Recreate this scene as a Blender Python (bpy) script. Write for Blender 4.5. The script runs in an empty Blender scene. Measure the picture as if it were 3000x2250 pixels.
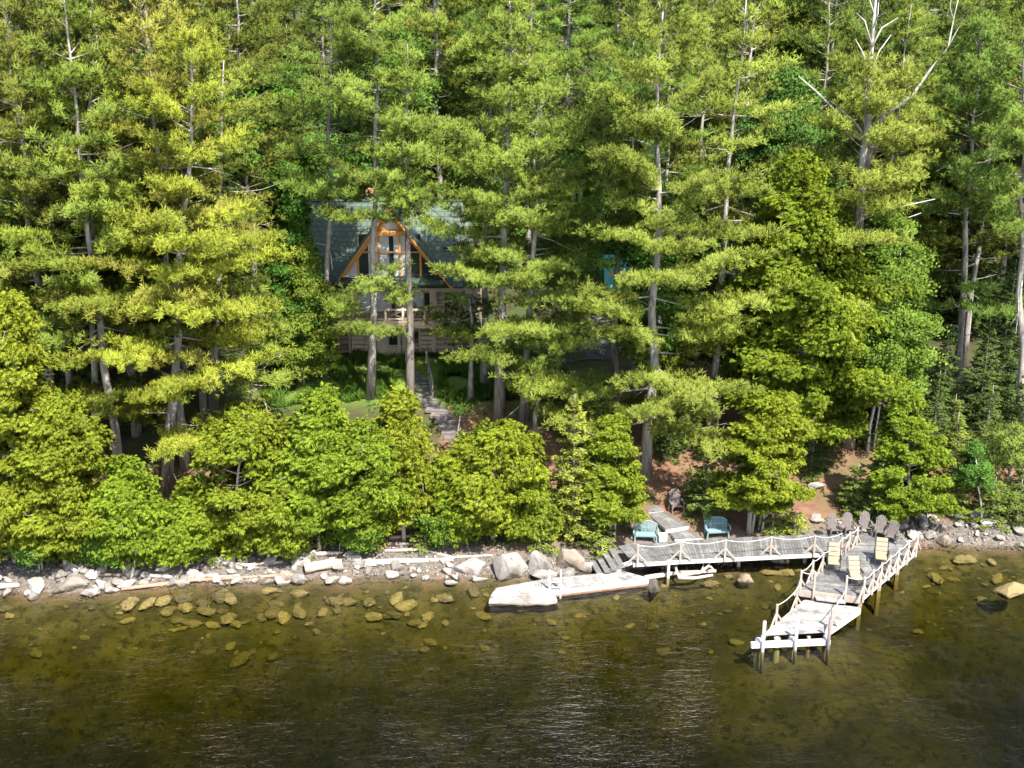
import bpy, bmesh, math, random
import numpy as np
from mathutils import Vector, Matrix, noise as mnoise
R = math.radians
rnd = random.Random(11)
rng = np.random.default_rng(11)
scene = bpy.context.scene
COL = scene.collection

# ------------------------------------------------------------------ camera
CAM = np.array([0.0, 0.0, 29.0]); FPX = 3600.0; PITCH = R(19)
cp, sp = math.cos(PITCH), math.sin(PITCH)
FW = np.array([0, cp, -sp]); DN = np.array([0, -sp, -cp]); RT = np.array([1.0, 0, 0])
cd = bpy.data.cameras.new('camera'); cam = bpy.data.objects.new('camera', cd); COL.objects.link(cam)
cam.location = CAM; cam.rotation_euler = (math.pi/2 - PITCH, 0, 0)
cd.sensor_width = 36; cd.lens = FPX/3000*36; cd.clip_end = 6000; cd.clip_start = .5
scene.camera = cam

def ray(px, py): return FW + RT*((px-1500)/FPX) + DN*((py-1125)/FPX)
def atz(px, py, z):
    r = ray(px, py); return CAM + r*((z-CAM[2])/r[2])
def atY(px, py, Y):
    r = ray(px, py); return CAM + r*(Y/r[1])
def f_(x, y): return x*1.3562, y*1.3562                 # coordinates read off differently enlarged views
def s2(x, y): return 1000+x/2.212, 1400+y/2.212
def s3(x, y): return 2000+x/2.212, 1400+y/2.212
def s5(x, y): return 1600+x/3.318, 1350+y/3.318
def s6(x, y): return 2150+x/3.318, 1450+y/3.318
def s1(x, y): return x/2.212, 1500+y/2.212
def sh(x, y): return 850+x/2.765, 520+y/2.765

# ------------------------------------------------------------------ terrain
_sp = [atz(a, b, 0) for a, b in [(-900,1700),(0,1722),(250,1738),(420,1708),(800,1692),(950,1694),(1150,1684),(1320,1688),(1500,1690),
       (1700,1672),(2000,1650),(2250,1640),(2500,1615),(2700,1592),(2850,1596),(3000,1590),(3900,1540)]]
SX = np.array([p[0] for p in _sp]); SY = np.array([p[1] for p in _sp])
DD = [-3000,-60,-30,-16,-9,-5,-2,0,1.2,3,6,10,15,19,27,35,53,80,150,400,3000]
DZ = [-8,-7.5,-4.8,-3.7,-2.6,-1.45,-.5,0,.42,.78,1.2,2.1,3.4,4.2,4.5,5.5,7.6,10.5,20,60,420]
def shore(x): return np.interp(x, SX, SY)
PEX, PEY = [float(q) for q in atz(2330, 1840, 0)[:2]]
def terr(x, y):
    x = np.asarray(x, float); y = np.asarray(y, float)
    d = y - shore(x) + .22*np.sin(x*1.3)+.15*np.sin(x*2.9+1)
    z = np.interp(d, DD, DZ)
    z = np.maximum(z, np.where(d < 0, -.72-.06*np.hypot(x-PEX, y-PEY)**1.6, -99))
    amp = np.clip((d-2)/8, 0, 1)*.14 + np.clip((-d-1)/6, 0, 1)*.16 + np.clip((d-60)/60, 0, 1)*1.5
    z = z + amp*(np.sin(x*.61+y*.37)+np.sin(x*.23-y*.71+2)+.6*np.sin(x*1.7+y*1.3))
    return z
def T(x, y): return float(terr(x, y))
def at(px, py):
    r = ray(px, py); t = 30.0
    while t < 400:
        p = CAM + r*t
        if p[2] < T(p[0], p[1]): break
        t += .25
    lo, hi = t-.25, t
    for _ in range(14):
        m = (lo+hi)/2; p = CAM + r*m
        if p[2] < T(p[0], p[1]): hi = m
        else: lo = m
    p = CAM + r*hi; p[2] = T(p[0], p[1]); return p

# ------------------------------------------------------------------ helpers
def tag(o, label=None, cat=None, group=None, kind=None):
    if label: o['label'] = label
    if cat: o['category'] = cat
    if group: o['group'] = group
    if kind: o['kind'] = kind
    return o
def empty(name, loc, label, cat, group=None, rz=0):
    o = bpy.data.objects.new(name, None); COL.objects.link(o); o.empty_display_size = .3
    o.location = [float(c) for c in loc]; o.rotation_euler = (0, 0, rz)
    return tag(o, label, cat, group)
def link(name, me, mat, parent=None):
    o = bpy.data.objects.new(name, me); COL.objects.link(o)
    if mat is not None and not me.materials: me.materials.append(mat)
    if parent: o.parent = parent
    return o
def dup(root, loc, rz=0, s=1.0, label=None, group=None, color=None):
    r = root.copy(); COL.objects.link(r)
    r.location = [float(c) for c in loc]; r.rotation_euler = (0, 0, rz)
    r.scale = (s, s, s) if not hasattr(s, '__len__') else s
    if label: r['label'] = label
    if group: r['group'] = group
    if color and r.type == 'MESH': r.color = color
    for ch in root.children:
        c = ch.copy(); COL.objects.link(c); c.parent = r
        if color: c.color = color
        for g in ch.children:
            d = g.copy(); COL.objects.link(d); d.parent = c
    return r
def npmesh(name, V, F, attrs=None, smooth=False):
    V = np.asarray(V, np.float32); F = np.asarray(F, np.int32)
    me = bpy.data.meshes.new(name); k = F.shape[1]
    me.vertices.add(len(V)); me.vertices.foreach_set('co', V.ravel())
    me.loops.add(F.size); me.loops.foreach_set('vertex_index', F.ravel())
    me.polygons.add(len(F)); me.polygons.foreach_set('loop_start', np.arange(len(F), dtype=np.int32)*k)
    if smooth: me.polygons.foreach_set('use_smooth', np.ones(len(F), bool))
    for n, a in (attrs or {}).items():
        a = np.asarray(a, np.float32)
        if a.ndim == 2: at_ = me.attributes.new(n, 'FLOAT_VECTOR', 'POINT'); at_.data.foreach_set('vector', a.ravel())
        else: at_ = me.attributes.new(n, 'FLOAT', 'POINT'); at_.data.foreach_set('value', a)
    me.update(calc_edges=True); me.validate(); return me

class MB:
    def __init__(s): s.v = []; s.f = []
    def poly(s, pts, faces):
        b = len(s.v); s.v += [tuple(float(c) for c in p) for p in pts]; s.f += [[b+i for i in f] for f in faces]
    def hexa(s, b4, t4):
        s.poly(list(b4)+list(t4), [(3,2,1,0),(4,5,6,7),(0,1,5,4),(1,2,6,5),(2,3,7,6),(3,0,4,7)])
    def box(s, c, size, rz=0):
        hx, hy, hz = [q/2 for q in size]; ca, sa = math.cos(rz), math.sin(rz)
        P = lambda x, y, z: (c[0]+x*ca-y*sa, c[1]+x*sa+y*ca, c[2]+z)
        s.hexa([P(-hx,-hy,-hz),P(hx,-hy,-hz),P(hx,hy,-hz),P(-hx,hy,-hz)], [P(-hx,-hy,hz),P(hx,-hy,hz),P(hx,hy,hz),P(-hx,hy,hz)])
    def bar(s, p, q, w, h=None, up=(0,0,1)):
        h = h or w; p = Vector(p); q = Vector(q); d = (q-p).normalized(); u = Vector(up)
        if abs(d.dot(u)) > .98: u = Vector((0,1,0))
        a = d.cross(u).normalized()*w/2; b = a.cross(d).normalized()*h/2
        s.hexa([p-a-b,p+a-b,p+a+b,p-a+b], [q-a-b,q+a-b,q+a+b,q-a+b])
    def tube(s, pts, rad, n=6, cap=True):
        pts = [Vector(p) for p in pts]; b = len(s.v); m = len(pts)
        if not hasattr(rad, '__len__'): rad = [rad]*m
        for i, p in enumerate(pts):
            d = (pts[min(i+1, m-1)]-pts[max(i-1, 0)]).normalized()
            u = Vector((0,0,1)) if abs(d.z) < .9 else Vector((1,0,0))
            a = d.cross(u).normalized(); c = a.cross(d)
            for k in range(n):
                t = 2*math.pi*k/n; q = p+(a*math.cos(t)+c*math.sin(t))*rad[i]; s.v.append(tuple(q))
        for i in range(m-1):
            for k in range(n):
                s.f.append([b+i*n+k, b+i*n+(k+1)%n, b+(i+1)*n+(k+1)%n, b+(i+1)*n+k])
        if cap: s.f.append([b+k for k in range(n)][::-1]); s.f.append([b+(m-1)*n+k for k in range(n)])
    def prism(s, poly, z0, z1):
        n = len(poly); b = len(s.v)
        s.v += [(float(p[0]),float(p[1]),z0) for p in poly]+[(float(p[0]),float(p[1]),z1) for p in poly]
        s.f.append([b+i for i in range(n)][::-1]); s.f.append([b+n+i for i in range(n)])
        for i in range(n): s.f.append([b+i,b+(i+1)%n,b+n+(i+1)%n,b+n+i])
    def mesh(s, name, org=(0,0,0), smooth=False, bevel=0):
        me = bpy.data.meshes.new(name)
        me.from_pydata([(v[0]-org[0],v[1]-org[1],v[2]-org[2]) for v in s.v], [], s.f)
        bm = bmesh.new(); bm.from_mesh(me); bmesh.ops.recalc_face_normals(bm, faces=bm.faces)
        if bevel: bmesh.ops.bevel(bm, geom=bm.edges[:], offset=bevel, segments=1, affect='EDGES')
        if smooth:
            for f in bm.faces: f.smooth = True
        bm.to_mesh(me); bm.free(); return me
    def build(s, name, mat, parent=None, org=None, smooth=False, bevel=0):
        if org is None: org = tuple(parent.location) if parent is not None else (0,0,0)
        return link(name, s.mesh(name, org, smooth, bevel), mat, parent)

# ------------------------------------------------------------------ materials
def newmat(name):
    m = bpy.data.materials.new(name); m.use_nodes = True; nt = m.node_tree; nt.nodes.clear()
    out = nt.nodes.new('ShaderNodeOutputMaterial'); return m, nt, out
def nd(nt, t, **kw):
    n = nt.nodes.new(t)
    for k, v in kw.items():
        if k in n.inputs: n.inputs[k].default_value = v
        else: setattr(n, k, v)
    return n
def mix(nt, fac, a, b, mode='MIX'):
    n = nt.nodes.new('ShaderNodeMix'); n.data_type = 'RGBA'; n.blend_type = mode
    for i, v in ((0, fac), (6, a), (7, b)):
        if hasattr(v, 'is_output'): nt.links.new(v, n.inputs[i])
        else: n.inputs[i].default_value = v if i == 0 or len(v) == 4 else (*v, 1)
    return n.outputs[2]
def ramp(nt, src, a, b):
    n = nt.nodes.new('ShaderNodeMapRange'); n.inputs[1].default_value = a; n.inputs[2].default_value = b
    nt.links.new(src, n.inputs[0]); return n.outputs[0]
def noise(nt, scale, vec=None, detail=4, rough=.6, stretch=None, coord='Object'):
    n = nd(nt, 'ShaderNodeTexNoise', Scale=scale, Detail=detail, Roughness=rough)
    if vec is None:
        tc = nt.nodes.new('ShaderNodeTexCoord'); vec = tc.outputs[coord]
    if stretch:
        mp = nt.nodes.new('ShaderNodeMapping'); mp.inputs['Scale'].default_value = stretch
        nt.links.new(vec, mp.inputs[0]); vec = mp.outputs[0]
    nt.links.new(vec, n.inputs['Vector']); return n.outputs['Fac']
def bump(nt, h, strength=.5, dist=.05):
    b = nd(nt, 'ShaderNodeBump', Strength=strength, Distance=dist); nt.links.new(h, b.inputs['Height']); return b.outputs[0]
TONE = {'weathered_plank': .75, 'bleached_plank': .95, 'post_timber': .78, 'white_painted_wood': .80, 'rope_fibre': .6, 'shore_rock': .84, 'boulder_stone': .74, 'driftwood': .72,
        'pebble_stone': .7, 'beige_cushion': .54, 'pile_timber': .7, 'pale_pile_timber': .8, 'dead_wood': .58, 'white_plastic': .7, 'turquoise_plastic': .8, 'brown_resin': .62, 'log_wall': 1.15}
def surf(name, c1, c2, scale=3, rough=.8, stretch=None, bumpd=.03, c3=None, island=0, objrand=0, spec=.3, metallic=0, objcol=False, fine=None, wet=None):
    m, nt, out = newmat(name); p = nd(nt, 'ShaderNodeBsdfPrincipled', Roughness=rough, Metallic=metallic)
    p.inputs['Specular IOR Level'].default_value = spec
    k_ = TONE.get(name, 1); c1, c2 = tuple(q*k_ for q in c1), tuple(q*k_ for q in c2); c3 = c3 and tuple(q*k_ for q in c3)
    n1 = noise(nt, scale, stretch=stretch); col = mix(nt, ramp(nt, n1, .3, .7), c1, c2)
    if c3:
        n2 = noise(nt, scale*.35, stretch=stretch, detail=3); col = mix(nt, ramp(nt, n2, .52, .66), col, c3)
    if island:
        g = nt.nodes.new('ShaderNodeNewGeometry'); v = nd(nt, 'ShaderNodeMapRange'); v.inputs[3].default_value = 1-island; v.inputs[4].default_value = 1+island
        nt.links.new(g.outputs['Random Per Island'], v.inputs[0]); col = mix(nt, 1.0, col, v.outputs[0], 'MULTIPLY')
    if objrand:
        g = nt.nodes.new('ShaderNodeObjectInfo'); v = nd(nt, 'ShaderNodeMapRange'); v.inputs[3].default_value = 1-objrand; v.inputs[4].default_value = 1+objrand
        nt.links.new(g.outputs['Random'], v.inputs[0]); col = mix(nt, 1.0, col, v.outputs[0], 'MULTIPLY')
    if objcol:
        g = nt.nodes.new('ShaderNodeObjectInfo'); col = mix(nt, 1.0, col, g.outputs['Color'], 'MULTIPLY')
    if wet:
        ge = nt.nodes.new('ShaderNodeNewGeometry'); sx = nt.nodes.new('ShaderNodeSeparateXYZ'); nt.links.new(ge.outputs['Position'], sx.inputs[0])
        col = mix(nt, ramp(nt, sx.outputs[2], .08, .0), col, mix(nt, 1.0, col, wet, 'MULTIPLY'))
    nt.links.new(col, p.inputs['Base Color'])
    if bumpd:
        n3 = noise(nt, fine or scale*3, stretch=stretch, detail=5); nt.links.new(bump(nt, n3, .7, bumpd), p.inputs['Normal'])
    nt.links.new(p.outputs[0], out.inputs[0]); return m
def leafmat(name, base, tip, trans=.3):
    m, nt, out = newmat(name)
    a = nd(nt, 'ShaderNodeAttribute', attribute_name='tip'); t = nd(nt, 'ShaderNodeAttribute', attribute_name='tint')
    col = mix(nt, a.outputs['Fac'], base, tip)
    v = nd(nt, 'ShaderNodeMapRange'); v.inputs[3].default_value = .62; v.inputs[4].default_value = 1.34
    nt.links.new(t.outputs['Fac'], v.inputs[0]); col = mix(nt, 1.0, col, v.outputs[0], 'MULTIPLY')
    oi = nt.nodes.new('ShaderNodeObjectInfo'); col = mix(nt, 1.0, col, oi.outputs['Color'], 'MULTIPLY')
    h = nd(nt, 'ShaderNodeHueSaturation'); hr = nd(nt, 'ShaderNodeMapRange'); hr.inputs[3].default_value = .485; hr.inputs[4].default_value = .515
    nt.links.new(oi.outputs['Random'], hr.inputs[0]); nt.links.new(hr.outputs[0], h.inputs['Hue']); nt.links.new(col, h.inputs['Color'])
    p = nd(nt, 'ShaderNodeBsdfPrincipled', Roughness=.55); p.inputs['Specular IOR Level'].default_value = .1
    tr = nd(nt, 'ShaderNodeBsdfTranslucent'); ms = nd(nt, 'ShaderNodeMixShader'); ms.inputs[0].default_value = trans
    nt.links.new(h.outputs[0], p.inputs['Base Color']); nt.links.new(h.outputs[0], tr.inputs[0])
    na = nd(nt, 'ShaderNodeAttribute', attribute_name='nrm'); vt = nd(nt, 'ShaderNodeVectorTransform', vector_type='NORMAL', convert_from='OBJECT', convert_to='WORLD'); nt.links.new(na.outputs['Vector'], vt.inputs[0])
    ge = nt.nodes.new('ShaderNodeNewGeometry'); mv = nd(nt, 'ShaderNodeMix', data_type='VECTOR'); mv.inputs[0].default_value = .72
    nt.links.new(ge.outputs['Normal'], mv.inputs[4]); nt.links.new(vt.outputs[0], mv.inputs[5])
    nn = nd(nt, 'ShaderNodeVectorMath', operation='NORMALIZE'); nt.links.new(mv.outputs[1], nn.inputs[0]); nt.links.new(nn.outputs[0], p.inputs['Normal'])
    nt.links.new(p.outputs[0], ms.inputs[1]); nt.links.new(tr.outputs[0], ms.inputs[2]); nt.links.new(ms.outputs[0], out.inputs[0]); return m

M = {}
M['pine'] = leafmat('pine_needle', (.075,.118,.022), (.30,.355,.066), .35)
M['cedar'] = leafmat('cedar_spray', (.075,.125,.012), (.275,.345,.036), .38)
M['spruce'] = leafmat('spruce_needle', (.055,.095,.022), (.21,.265,.052))
M['broad'] = leafmat('broad_leaf', (.085,.16,.026), (.19,.31,.055), .45)
M['grass'] = leafmat('grass_blade', (.075,.150,.020), (.150,.260,.035), .4)
M['bark'] = surf('pine_bark', (.19,.165,.145), (.40,.365,.33), 2.2, .95, (3,3,.6), .04, c3=(.115,.095,.08), objcol=True, fine=9)
M['cedarbark'] = surf('cedar_bark', (.24,.20,.17), (.44,.39,.35), 4, .95, (3,3,.4), .02)
M['birch'] = surf('birch_bark', (.72,.70,.66), (.55,.52,.48), 5, .8, (1,1,5), .01, c3=(.42,.38,.34))
M['deadwood'] = surf('dead_wood', (.52,.47,.43), (.70,.66,.62), 6, .9, (1,1,1), .01, c3=(.38,.33,.29))
M['deck'] = surf('weathered_plank', (.115,.112,.108), (.20,.196,.19), 5, .9, (1,1,1), .012, c3=(.25,.24,.225), island=.28)
M['deck_pale'] = surf('bleached_plank', (.21,.20,.19), (.34,.325,.31), 5, .9, None, .01, c3=(.15,.14,.13), island=.18)
M['post'] = surf('post_timber', (.36,.285,.235), (.50,.42,.365), 6, .85, (1,1,.4), .01, c3=(.40,.31,.25))
M['whitewood'] = surf('white_painted_wood', (.56,.55,.54), (.66,.65,.64), 5, .7, None, .006, c3=(.44,.41,.385))
M['pilewood'] = surf(name='pile_timber', c1=(.30,.245,.205), c2=(.44,.38,.34), scale=6, rough=.85, wet=(.75,.65,.26))
M['palepile'] = surf(name='pale_pile_timber', c1=(.46,.45,.44), c2=(.58,.57,.56), scale=6, rough=.85, wet=(.60,.55,.24))
M['rope'] = surf('rope_fibre', (.72,.68,.62), (.82,.80,.76), 30, .9, None, .004)
M['rock'] = surf(wet=(.42,.40,.33), name='shore_rock', c1=(.26,.23,.20), c2=(.42,.385,.35), scale=2.0, rough=.9, bumpd=.05, c3=(.17,.15,.13), objrand=.42, fine=6)
M['boulder'] = surf(wet=(.45,.42,.33), name='boulder_stone', c1=(.26,.245,.23), c2=(.41,.385,.365), scale=1.2, rough=.9, bumpd=.08, c3=(.15,.13,.11), objrand=.12, fine=5, objcol=True)
M['subrock'] = surf('algae_rock', (.12,.095,.04), (.21,.165,.078), 3, .9, None, .05, c3=(.085,.075,.035), objrand=.45)
M['drift'] = surf('driftwood', (.55,.47,.41), (.74,.68,.62), 3, .9, (.5,4,4), .02, c3=(.44,.34,.27), objcol=True)
M['roof'] = None
M['log'] = surf('log_wall', (.36,.27,.20), (.50,.40,.31), 3, .8, (.35,2,3), .02, c3=(.28,.20,.145))
M['logpale'] = surf('grey_log', (.54,.41,.31), (.66,.53,.42), 3, .85, (2,2,.4), .01, c3=(.40,.30,.22))
M['orange'] = surf('varnished_beam', (.52,.22,.055), (.62,.29,.085), 4, .45, (.4,3,3), .004)
M['dark'] = surf('dark_interior', (.015,.014,.013), (.03,.027,.025), 3, .6, None, 0)
M['darkmetal'] = surf('dark_metal', (.03,.03,.033), (.05,.05,.052), 5, .45, None, 0, metallic=.5)
M['brownplastic'] = surf('brown_resin', (.185,.155,.145), (.225,.19,.175), 6, .55, None, .002)
M['oldwood'] = surf('dark_old_wood', (.13,.105,.10), (.20,.165,.155), 6, .85, None, .006)
M['teal'] = surf('turquoise_plastic', (.19,.30,.32), (.22,.335,.355), 6, .5, None, .002)
M['beige'] = surf('beige_cushion', (.50,.395,.275), (.56,.45,.32), 8, .95, None, .004)
M['cloth_orange'] = surf('orange_towel', (.70,.20,.05), (.78,.42,.22), 5, .95, None, .01)
M['whiteplastic'] = surf('white_plastic', (.80,.80,.79), (.84,.84,.83), 5, .5, None, 0)
M['asphalt'] = surf('asphalt', (.060,.060,.066), (.085,.085,.092), 3, .95, None, .01)
M['gravelroad'] = surf('gravel_drive', (.11,.108,.11), (.17,.165,.165), 3, .95, None, .01)
M['teal_roof'] = surf('turquoise_metal', (.06,.33,.27), (.085,.40,.33), 3, .45, None, 0)
M['stone'] = surf('stone_wall', (.12,.115,.10), (.27,.25,.22), 1.6, .9, None, .06)
M['brick'] = surf('chimney_brick', (.42,.19,.12), (.52,.27,.18), 6, .9, None, .01)
M['pine_litter_branch'] = surf('dead_needle_spray', (.36,.22,.16), (.48,.33,.26), 6, .95, None, 0)

def roof_mat():
    m, nt, out = newmat('green_metal_tile'); p = nd(nt, 'ShaderNodeBsdfPrincipled', Roughness=.55); p.inputs['Specular IOR Level'].default_value = .35
    tc = nt.nodes.new('ShaderNodeTexCoord'); br = nd(nt, 'ShaderNodeTexBrick', Scale=1.0)
    br.offset = .5; br.inputs['Brick Width'].default_value = .42; br.inputs['Row Height'].default_value = .36; br.inputs['Mortar Size'].default_value = .025
    br.inputs['Mortar Smooth'].default_value = .6
    br.inputs['Color1'].default_value = (.046,.078,.055,1); br.inputs['Color2'].default_value = (.055,.090,.064,1); br.inputs['Mortar'].default_value = (.031,.051,.043,1)
    mp = nt.nodes.new('ShaderNodeUVMap'); nt.links.new(mp.outputs[0], br.inputs['Vector'])
    n = noise(nt, .9); col = mix(nt, ramp(nt, n, .4, .7), br.outputs['Color'], (.085,.12,.10)); 
    cc = mix(nt, .35, br.outputs['Color'], col); nt.links.new(cc, p.inputs['Base Color'])
    inv = nd(nt, 'ShaderNodeMath', operation='SUBTRACT'); inv.inputs[0].default_value = 1; nt.links.new(br.outputs['Fac'], inv.inputs[1])
    nt.links.new(bump(nt, inv.outputs[0], .8, .03), p.inputs['Normal']); nt.links.new(p.outputs[0], out.inputs[0]); return m
M['roof'] = roof_mat()
def glass_mat(name, c, rough=.08, spec=.9):
    m, nt, out = newmat(name); p = nd(nt, 'ShaderNodeBsdfPrincipled', Roughness=rough); p.inputs['Base Color'].default_value = (*c, 1)
    p.inputs['Specular IOR Level'].default_value = spec
    n = noise(nt, 1.2); cc = mix(nt, ramp(nt, n, .35, .65), c, tuple(q*.8 for q in c)); nt.links.new(cc, p.inputs['Base Color'])
    nt.links.new(p.outputs[0], out.inputs[0]); return m
M['panereflect'] = glass_mat('pane_painted_reflection', (.66,.68,.76))  # pale reflection of the lake painted into the glass colour
M['panedark'] = glass_mat('dark_pane', (.03,.035,.04))

# ------------------------------------------------------------------ setting: ground
def axis(fine0, fine1, step, far):
    a = list(np.arange(fine0, fine1+1e-6, step)); s = step; x = fine1
    while x < far: s *= 1.35; x += s; a.append(x)
    s = step; x = fine0
    while x > -far: s *= 1.35; x -= s; a.insert(0, x)
    return np.array(a)
gx = axis(-48, 48, .45, 2500); gy = axis(36, 112, .45, 2800)
GX, GY = np.meshgrid(gx, gy); GZ = terr(GX, GY)
d_ = GY-shore(GX)
nz = np.array([mnoise.noise((float(x)*.35, float(y)*.35, 3.1)) for x, y in zip(GX.ravel(), GY.ravel())]).reshape(GX.shape)
def blob(cx, cy, rx, ry): return np.exp(-(((GX-cx)/rx)**2+((GY-cy)/ry)**2)**2)
lawn = np.clip(blob(6, 112, 9, 18)+blob(-7, 73.2, 8.5, 3.4)+blob(3, 72, 4, 3), 0, 1)
lawn = np.clip(lawn*1.4+nz*.5*(lawn > .05), 0, 1)
grav = np.clip(1-np.abs(d_-.8)/1.7, 0, 1)*1.6+nz*.8*(np.abs(d_-1.0) < 2.4); grav = np.clip(grav, 0, 1)
ny, nx = GX.shape; idx = np.arange(ny*nx).reshape(ny, nx)
GF = np.stack([idx[:-1,:-1], idx[:-1,1:], idx[1:,1:], idx[1:,:-1]], -1).reshape(-1, 4)
gme = npmesh('ground', np.stack([GX, GY, GZ], -1).reshape(-1, 3), GF, {'lawn': lawn.ravel(), 'grav': grav.ravel(), 'deep': np.clip((d_-np.where((GX > 15) | (GX < -4), 7, 15))/7+nz*.5, 0, 1).ravel()}, True)  # deep: where canopy shade is painted into the floor colour
def ground_mat():
    m, nt, out = newmat('forest_floor'); p = nd(nt, 'ShaderNodeBsdfPrincipled', Roughness=.95); p.inputs['Specular IOR Level'].default_value = .1
    litter = mix(nt, ramp(nt, noise(nt, 1.3, detail=8, rough=.7), .35, .65), (.22,.125,.078), (.13,.074,.047))
    litter = mix(nt, ramp(nt, noise(nt, .45, detail=4), .5, .68), litter, (.13,.10,.05))
    litter = mix(nt, ramp(nt, noise(nt, 14, detail=6, rough=.8), .62, .75), litter, (.42,.29,.20))
    gr = mix(nt, ramp(nt, noise(nt, 2.5, detail=6), .35, .65), (.085,.15,.022), (.17,.22,.045))
    gv = mix(nt, ramp(nt, noise(nt, 5, detail=8, rough=.75), .35, .65), (.20,.175,.15), (.06,.05,.042))
    bed = mix(nt, ramp(nt, noise(nt, .55, detail=6, rough=.65), .4, .62), (.050,.044,.017), (.105,.088,.036))
    bed = mix(nt, ramp(nt, noise(nt, 2.2, detail=5, rough=.7), .45, .62), bed, (.03,.028,.012))
    a = nd(nt, 'ShaderNodeAttribute', attribute_name='lawn'); b = nd(nt, 'ShaderNodeAttribute', attribute_name='grav')
    dp = nd(nt, 'ShaderNodeAttribute', attribute_name='deep'); shaded_duff = mix(nt, ramp(nt, noise(nt, .8, detail=6), .4, .6), (.055,.045,.026), (.05,.075,.022)); litter = mix(nt, dp.outputs['Fac'], litter, shaded_duff)  # litter and undergrowth tone, darkened to paint in the shade under the trees
    c = mix(nt, a.outputs['Fac'], litter, gr); c = mix(nt, b.outputs['Fac'], c, gv)
    g = nt.nodes.new('ShaderNodeNewGeometry'); sx = nt.nodes.new('ShaderNodeSeparateXYZ'); nt.links.new(g.outputs['Position'], sx.inputs[0])
    c = mix(nt, ramp(nt, sx.outputs[2], .02, -.25), c, bed); nt.links.new(c, p.inputs['Base Color'])
    nt.links.new(bump(nt, noise(nt, 6, detail=8, rough=.75), .8, .08), p.inputs['Normal']); nt.links.new(p.outputs[0], out.inputs[0]); return m
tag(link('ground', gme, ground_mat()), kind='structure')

# water: a closed body with a rippled surface; tea-coloured absorption with depth
def water_mat():
    m, nt, out = newmat('lake_water')
    tc = nt.nodes.new('ShaderNodeTexCoord'); mp = nt.nodes.new('ShaderNodeMapping'); mp.inputs['Rotation'].default_value = (0, 0, R(-24)); mp.inputs['Scale'].default_value = (.55, 1.35, 1)
    nt.links.new(tc.outputs['Object'], mp.inputs[0])
    n1 = noise(nt, 1.9, mp.outputs[0], 3, .55); n2 = noise(nt, 7, mp.outputs[0], 3, .6)
    m2 = nt.nodes.new('ShaderNodeMapping'); m2.inputs['Scale'].default_value = (.62, 1, 1); nt.links.new(tc.outputs['Object'], m2.inputs[0])
    dist = nd(nt, 'ShaderNodeVectorMath', operation='DISTANCE'); nt.links.new(m2.outputs[0], dist.inputs[0]); dist.inputs[1].default_value = (2.5, 38.5, 0)
    pm = nd(nt, 'ShaderNodeMapRange', interpolation_type='SMOOTHSTEP'); pm.inputs[1].default_value = 15; pm.inputs[2].default_value = 1; pm.inputs[3].default_value = .72; pm.inputs[4].default_value = 1.05
    nt.links.new(dist.outputs['Value'], pm.inputs[0])
    n3 = noise(nt, .33, tc.outputs['Object'], 3, .6); vr = nd(nt, 'ShaderNodeMapRange'); vr.inputs[1].default_value = .3; vr.inputs[2].default_value = .7; vr.inputs[3].default_value = .6; vr.inputs[4].default_value = 1.4
    nt.links.new(n3, vr.inputs[0]); gain = nd(nt, 'ShaderNodeMath', operation='MULTIPLY'); nt.links.new(pm.outputs[0], gain.inputs[0]); nt.links.new(vr.outputs[0], gain.inputs[1])
    ad = nd(nt, 'ShaderNodeMath', operation='MULTIPLY_ADD'); nt.links.new(n2, ad.inputs[0]); ad.inputs[1].default_value = .45; nt.links.new(n1, ad.inputs[2])
    mu = nd(nt, 'ShaderNodeMath', operation='MULTIPLY'); nt.links.new(ad.outputs[0], mu.inputs[0]); nt.links.new(gain.outputs[0], mu.inputs[1])
    nrm = bump(nt, mu.outputs[0], 1.0, WAVE)
    gl = nd(nt, 'ShaderNodeBsdfGlossy', Roughness=.04); tr = nd(nt, 'ShaderNodeBsdfTransparent'); fr = nd(nt, 'ShaderNodeFresnel', IOR=1.33)
    nt.links.new(nrm, gl.inputs['Normal']); nt.links.new(nrm, fr.inputs['Normal'])
    ms = nd(nt, 'ShaderNodeMixShader'); nt.links.new(fr.outputs[0], ms.inputs[0]); nt.links.new(tr.outputs[0], ms.inputs[1]); nt.links.new(gl.outputs[0], ms.inputs[2])
    nt.links.new(ms.outputs[0], out.inputs[0])
    va = nd(nt, 'ShaderNodeVolumeAbsorption', Density=.70); va.inputs['Color'].default_value = (.60,.60,.05,1); nt.links.new(va.outputs[0], out.inputs['Volume'])
    return m
WAVE = .10
w = MB(); w.hexa([(-2400,-2400,-16),(2400,-2400,-16),(2400,120,-16),(-2400,120,-16)], [(-2400,-2400,0),(2400,-2400,0),(2400,120,0),(-2400,120,0)])
tag(w.build('water', water_mat()), kind='structure')

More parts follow.
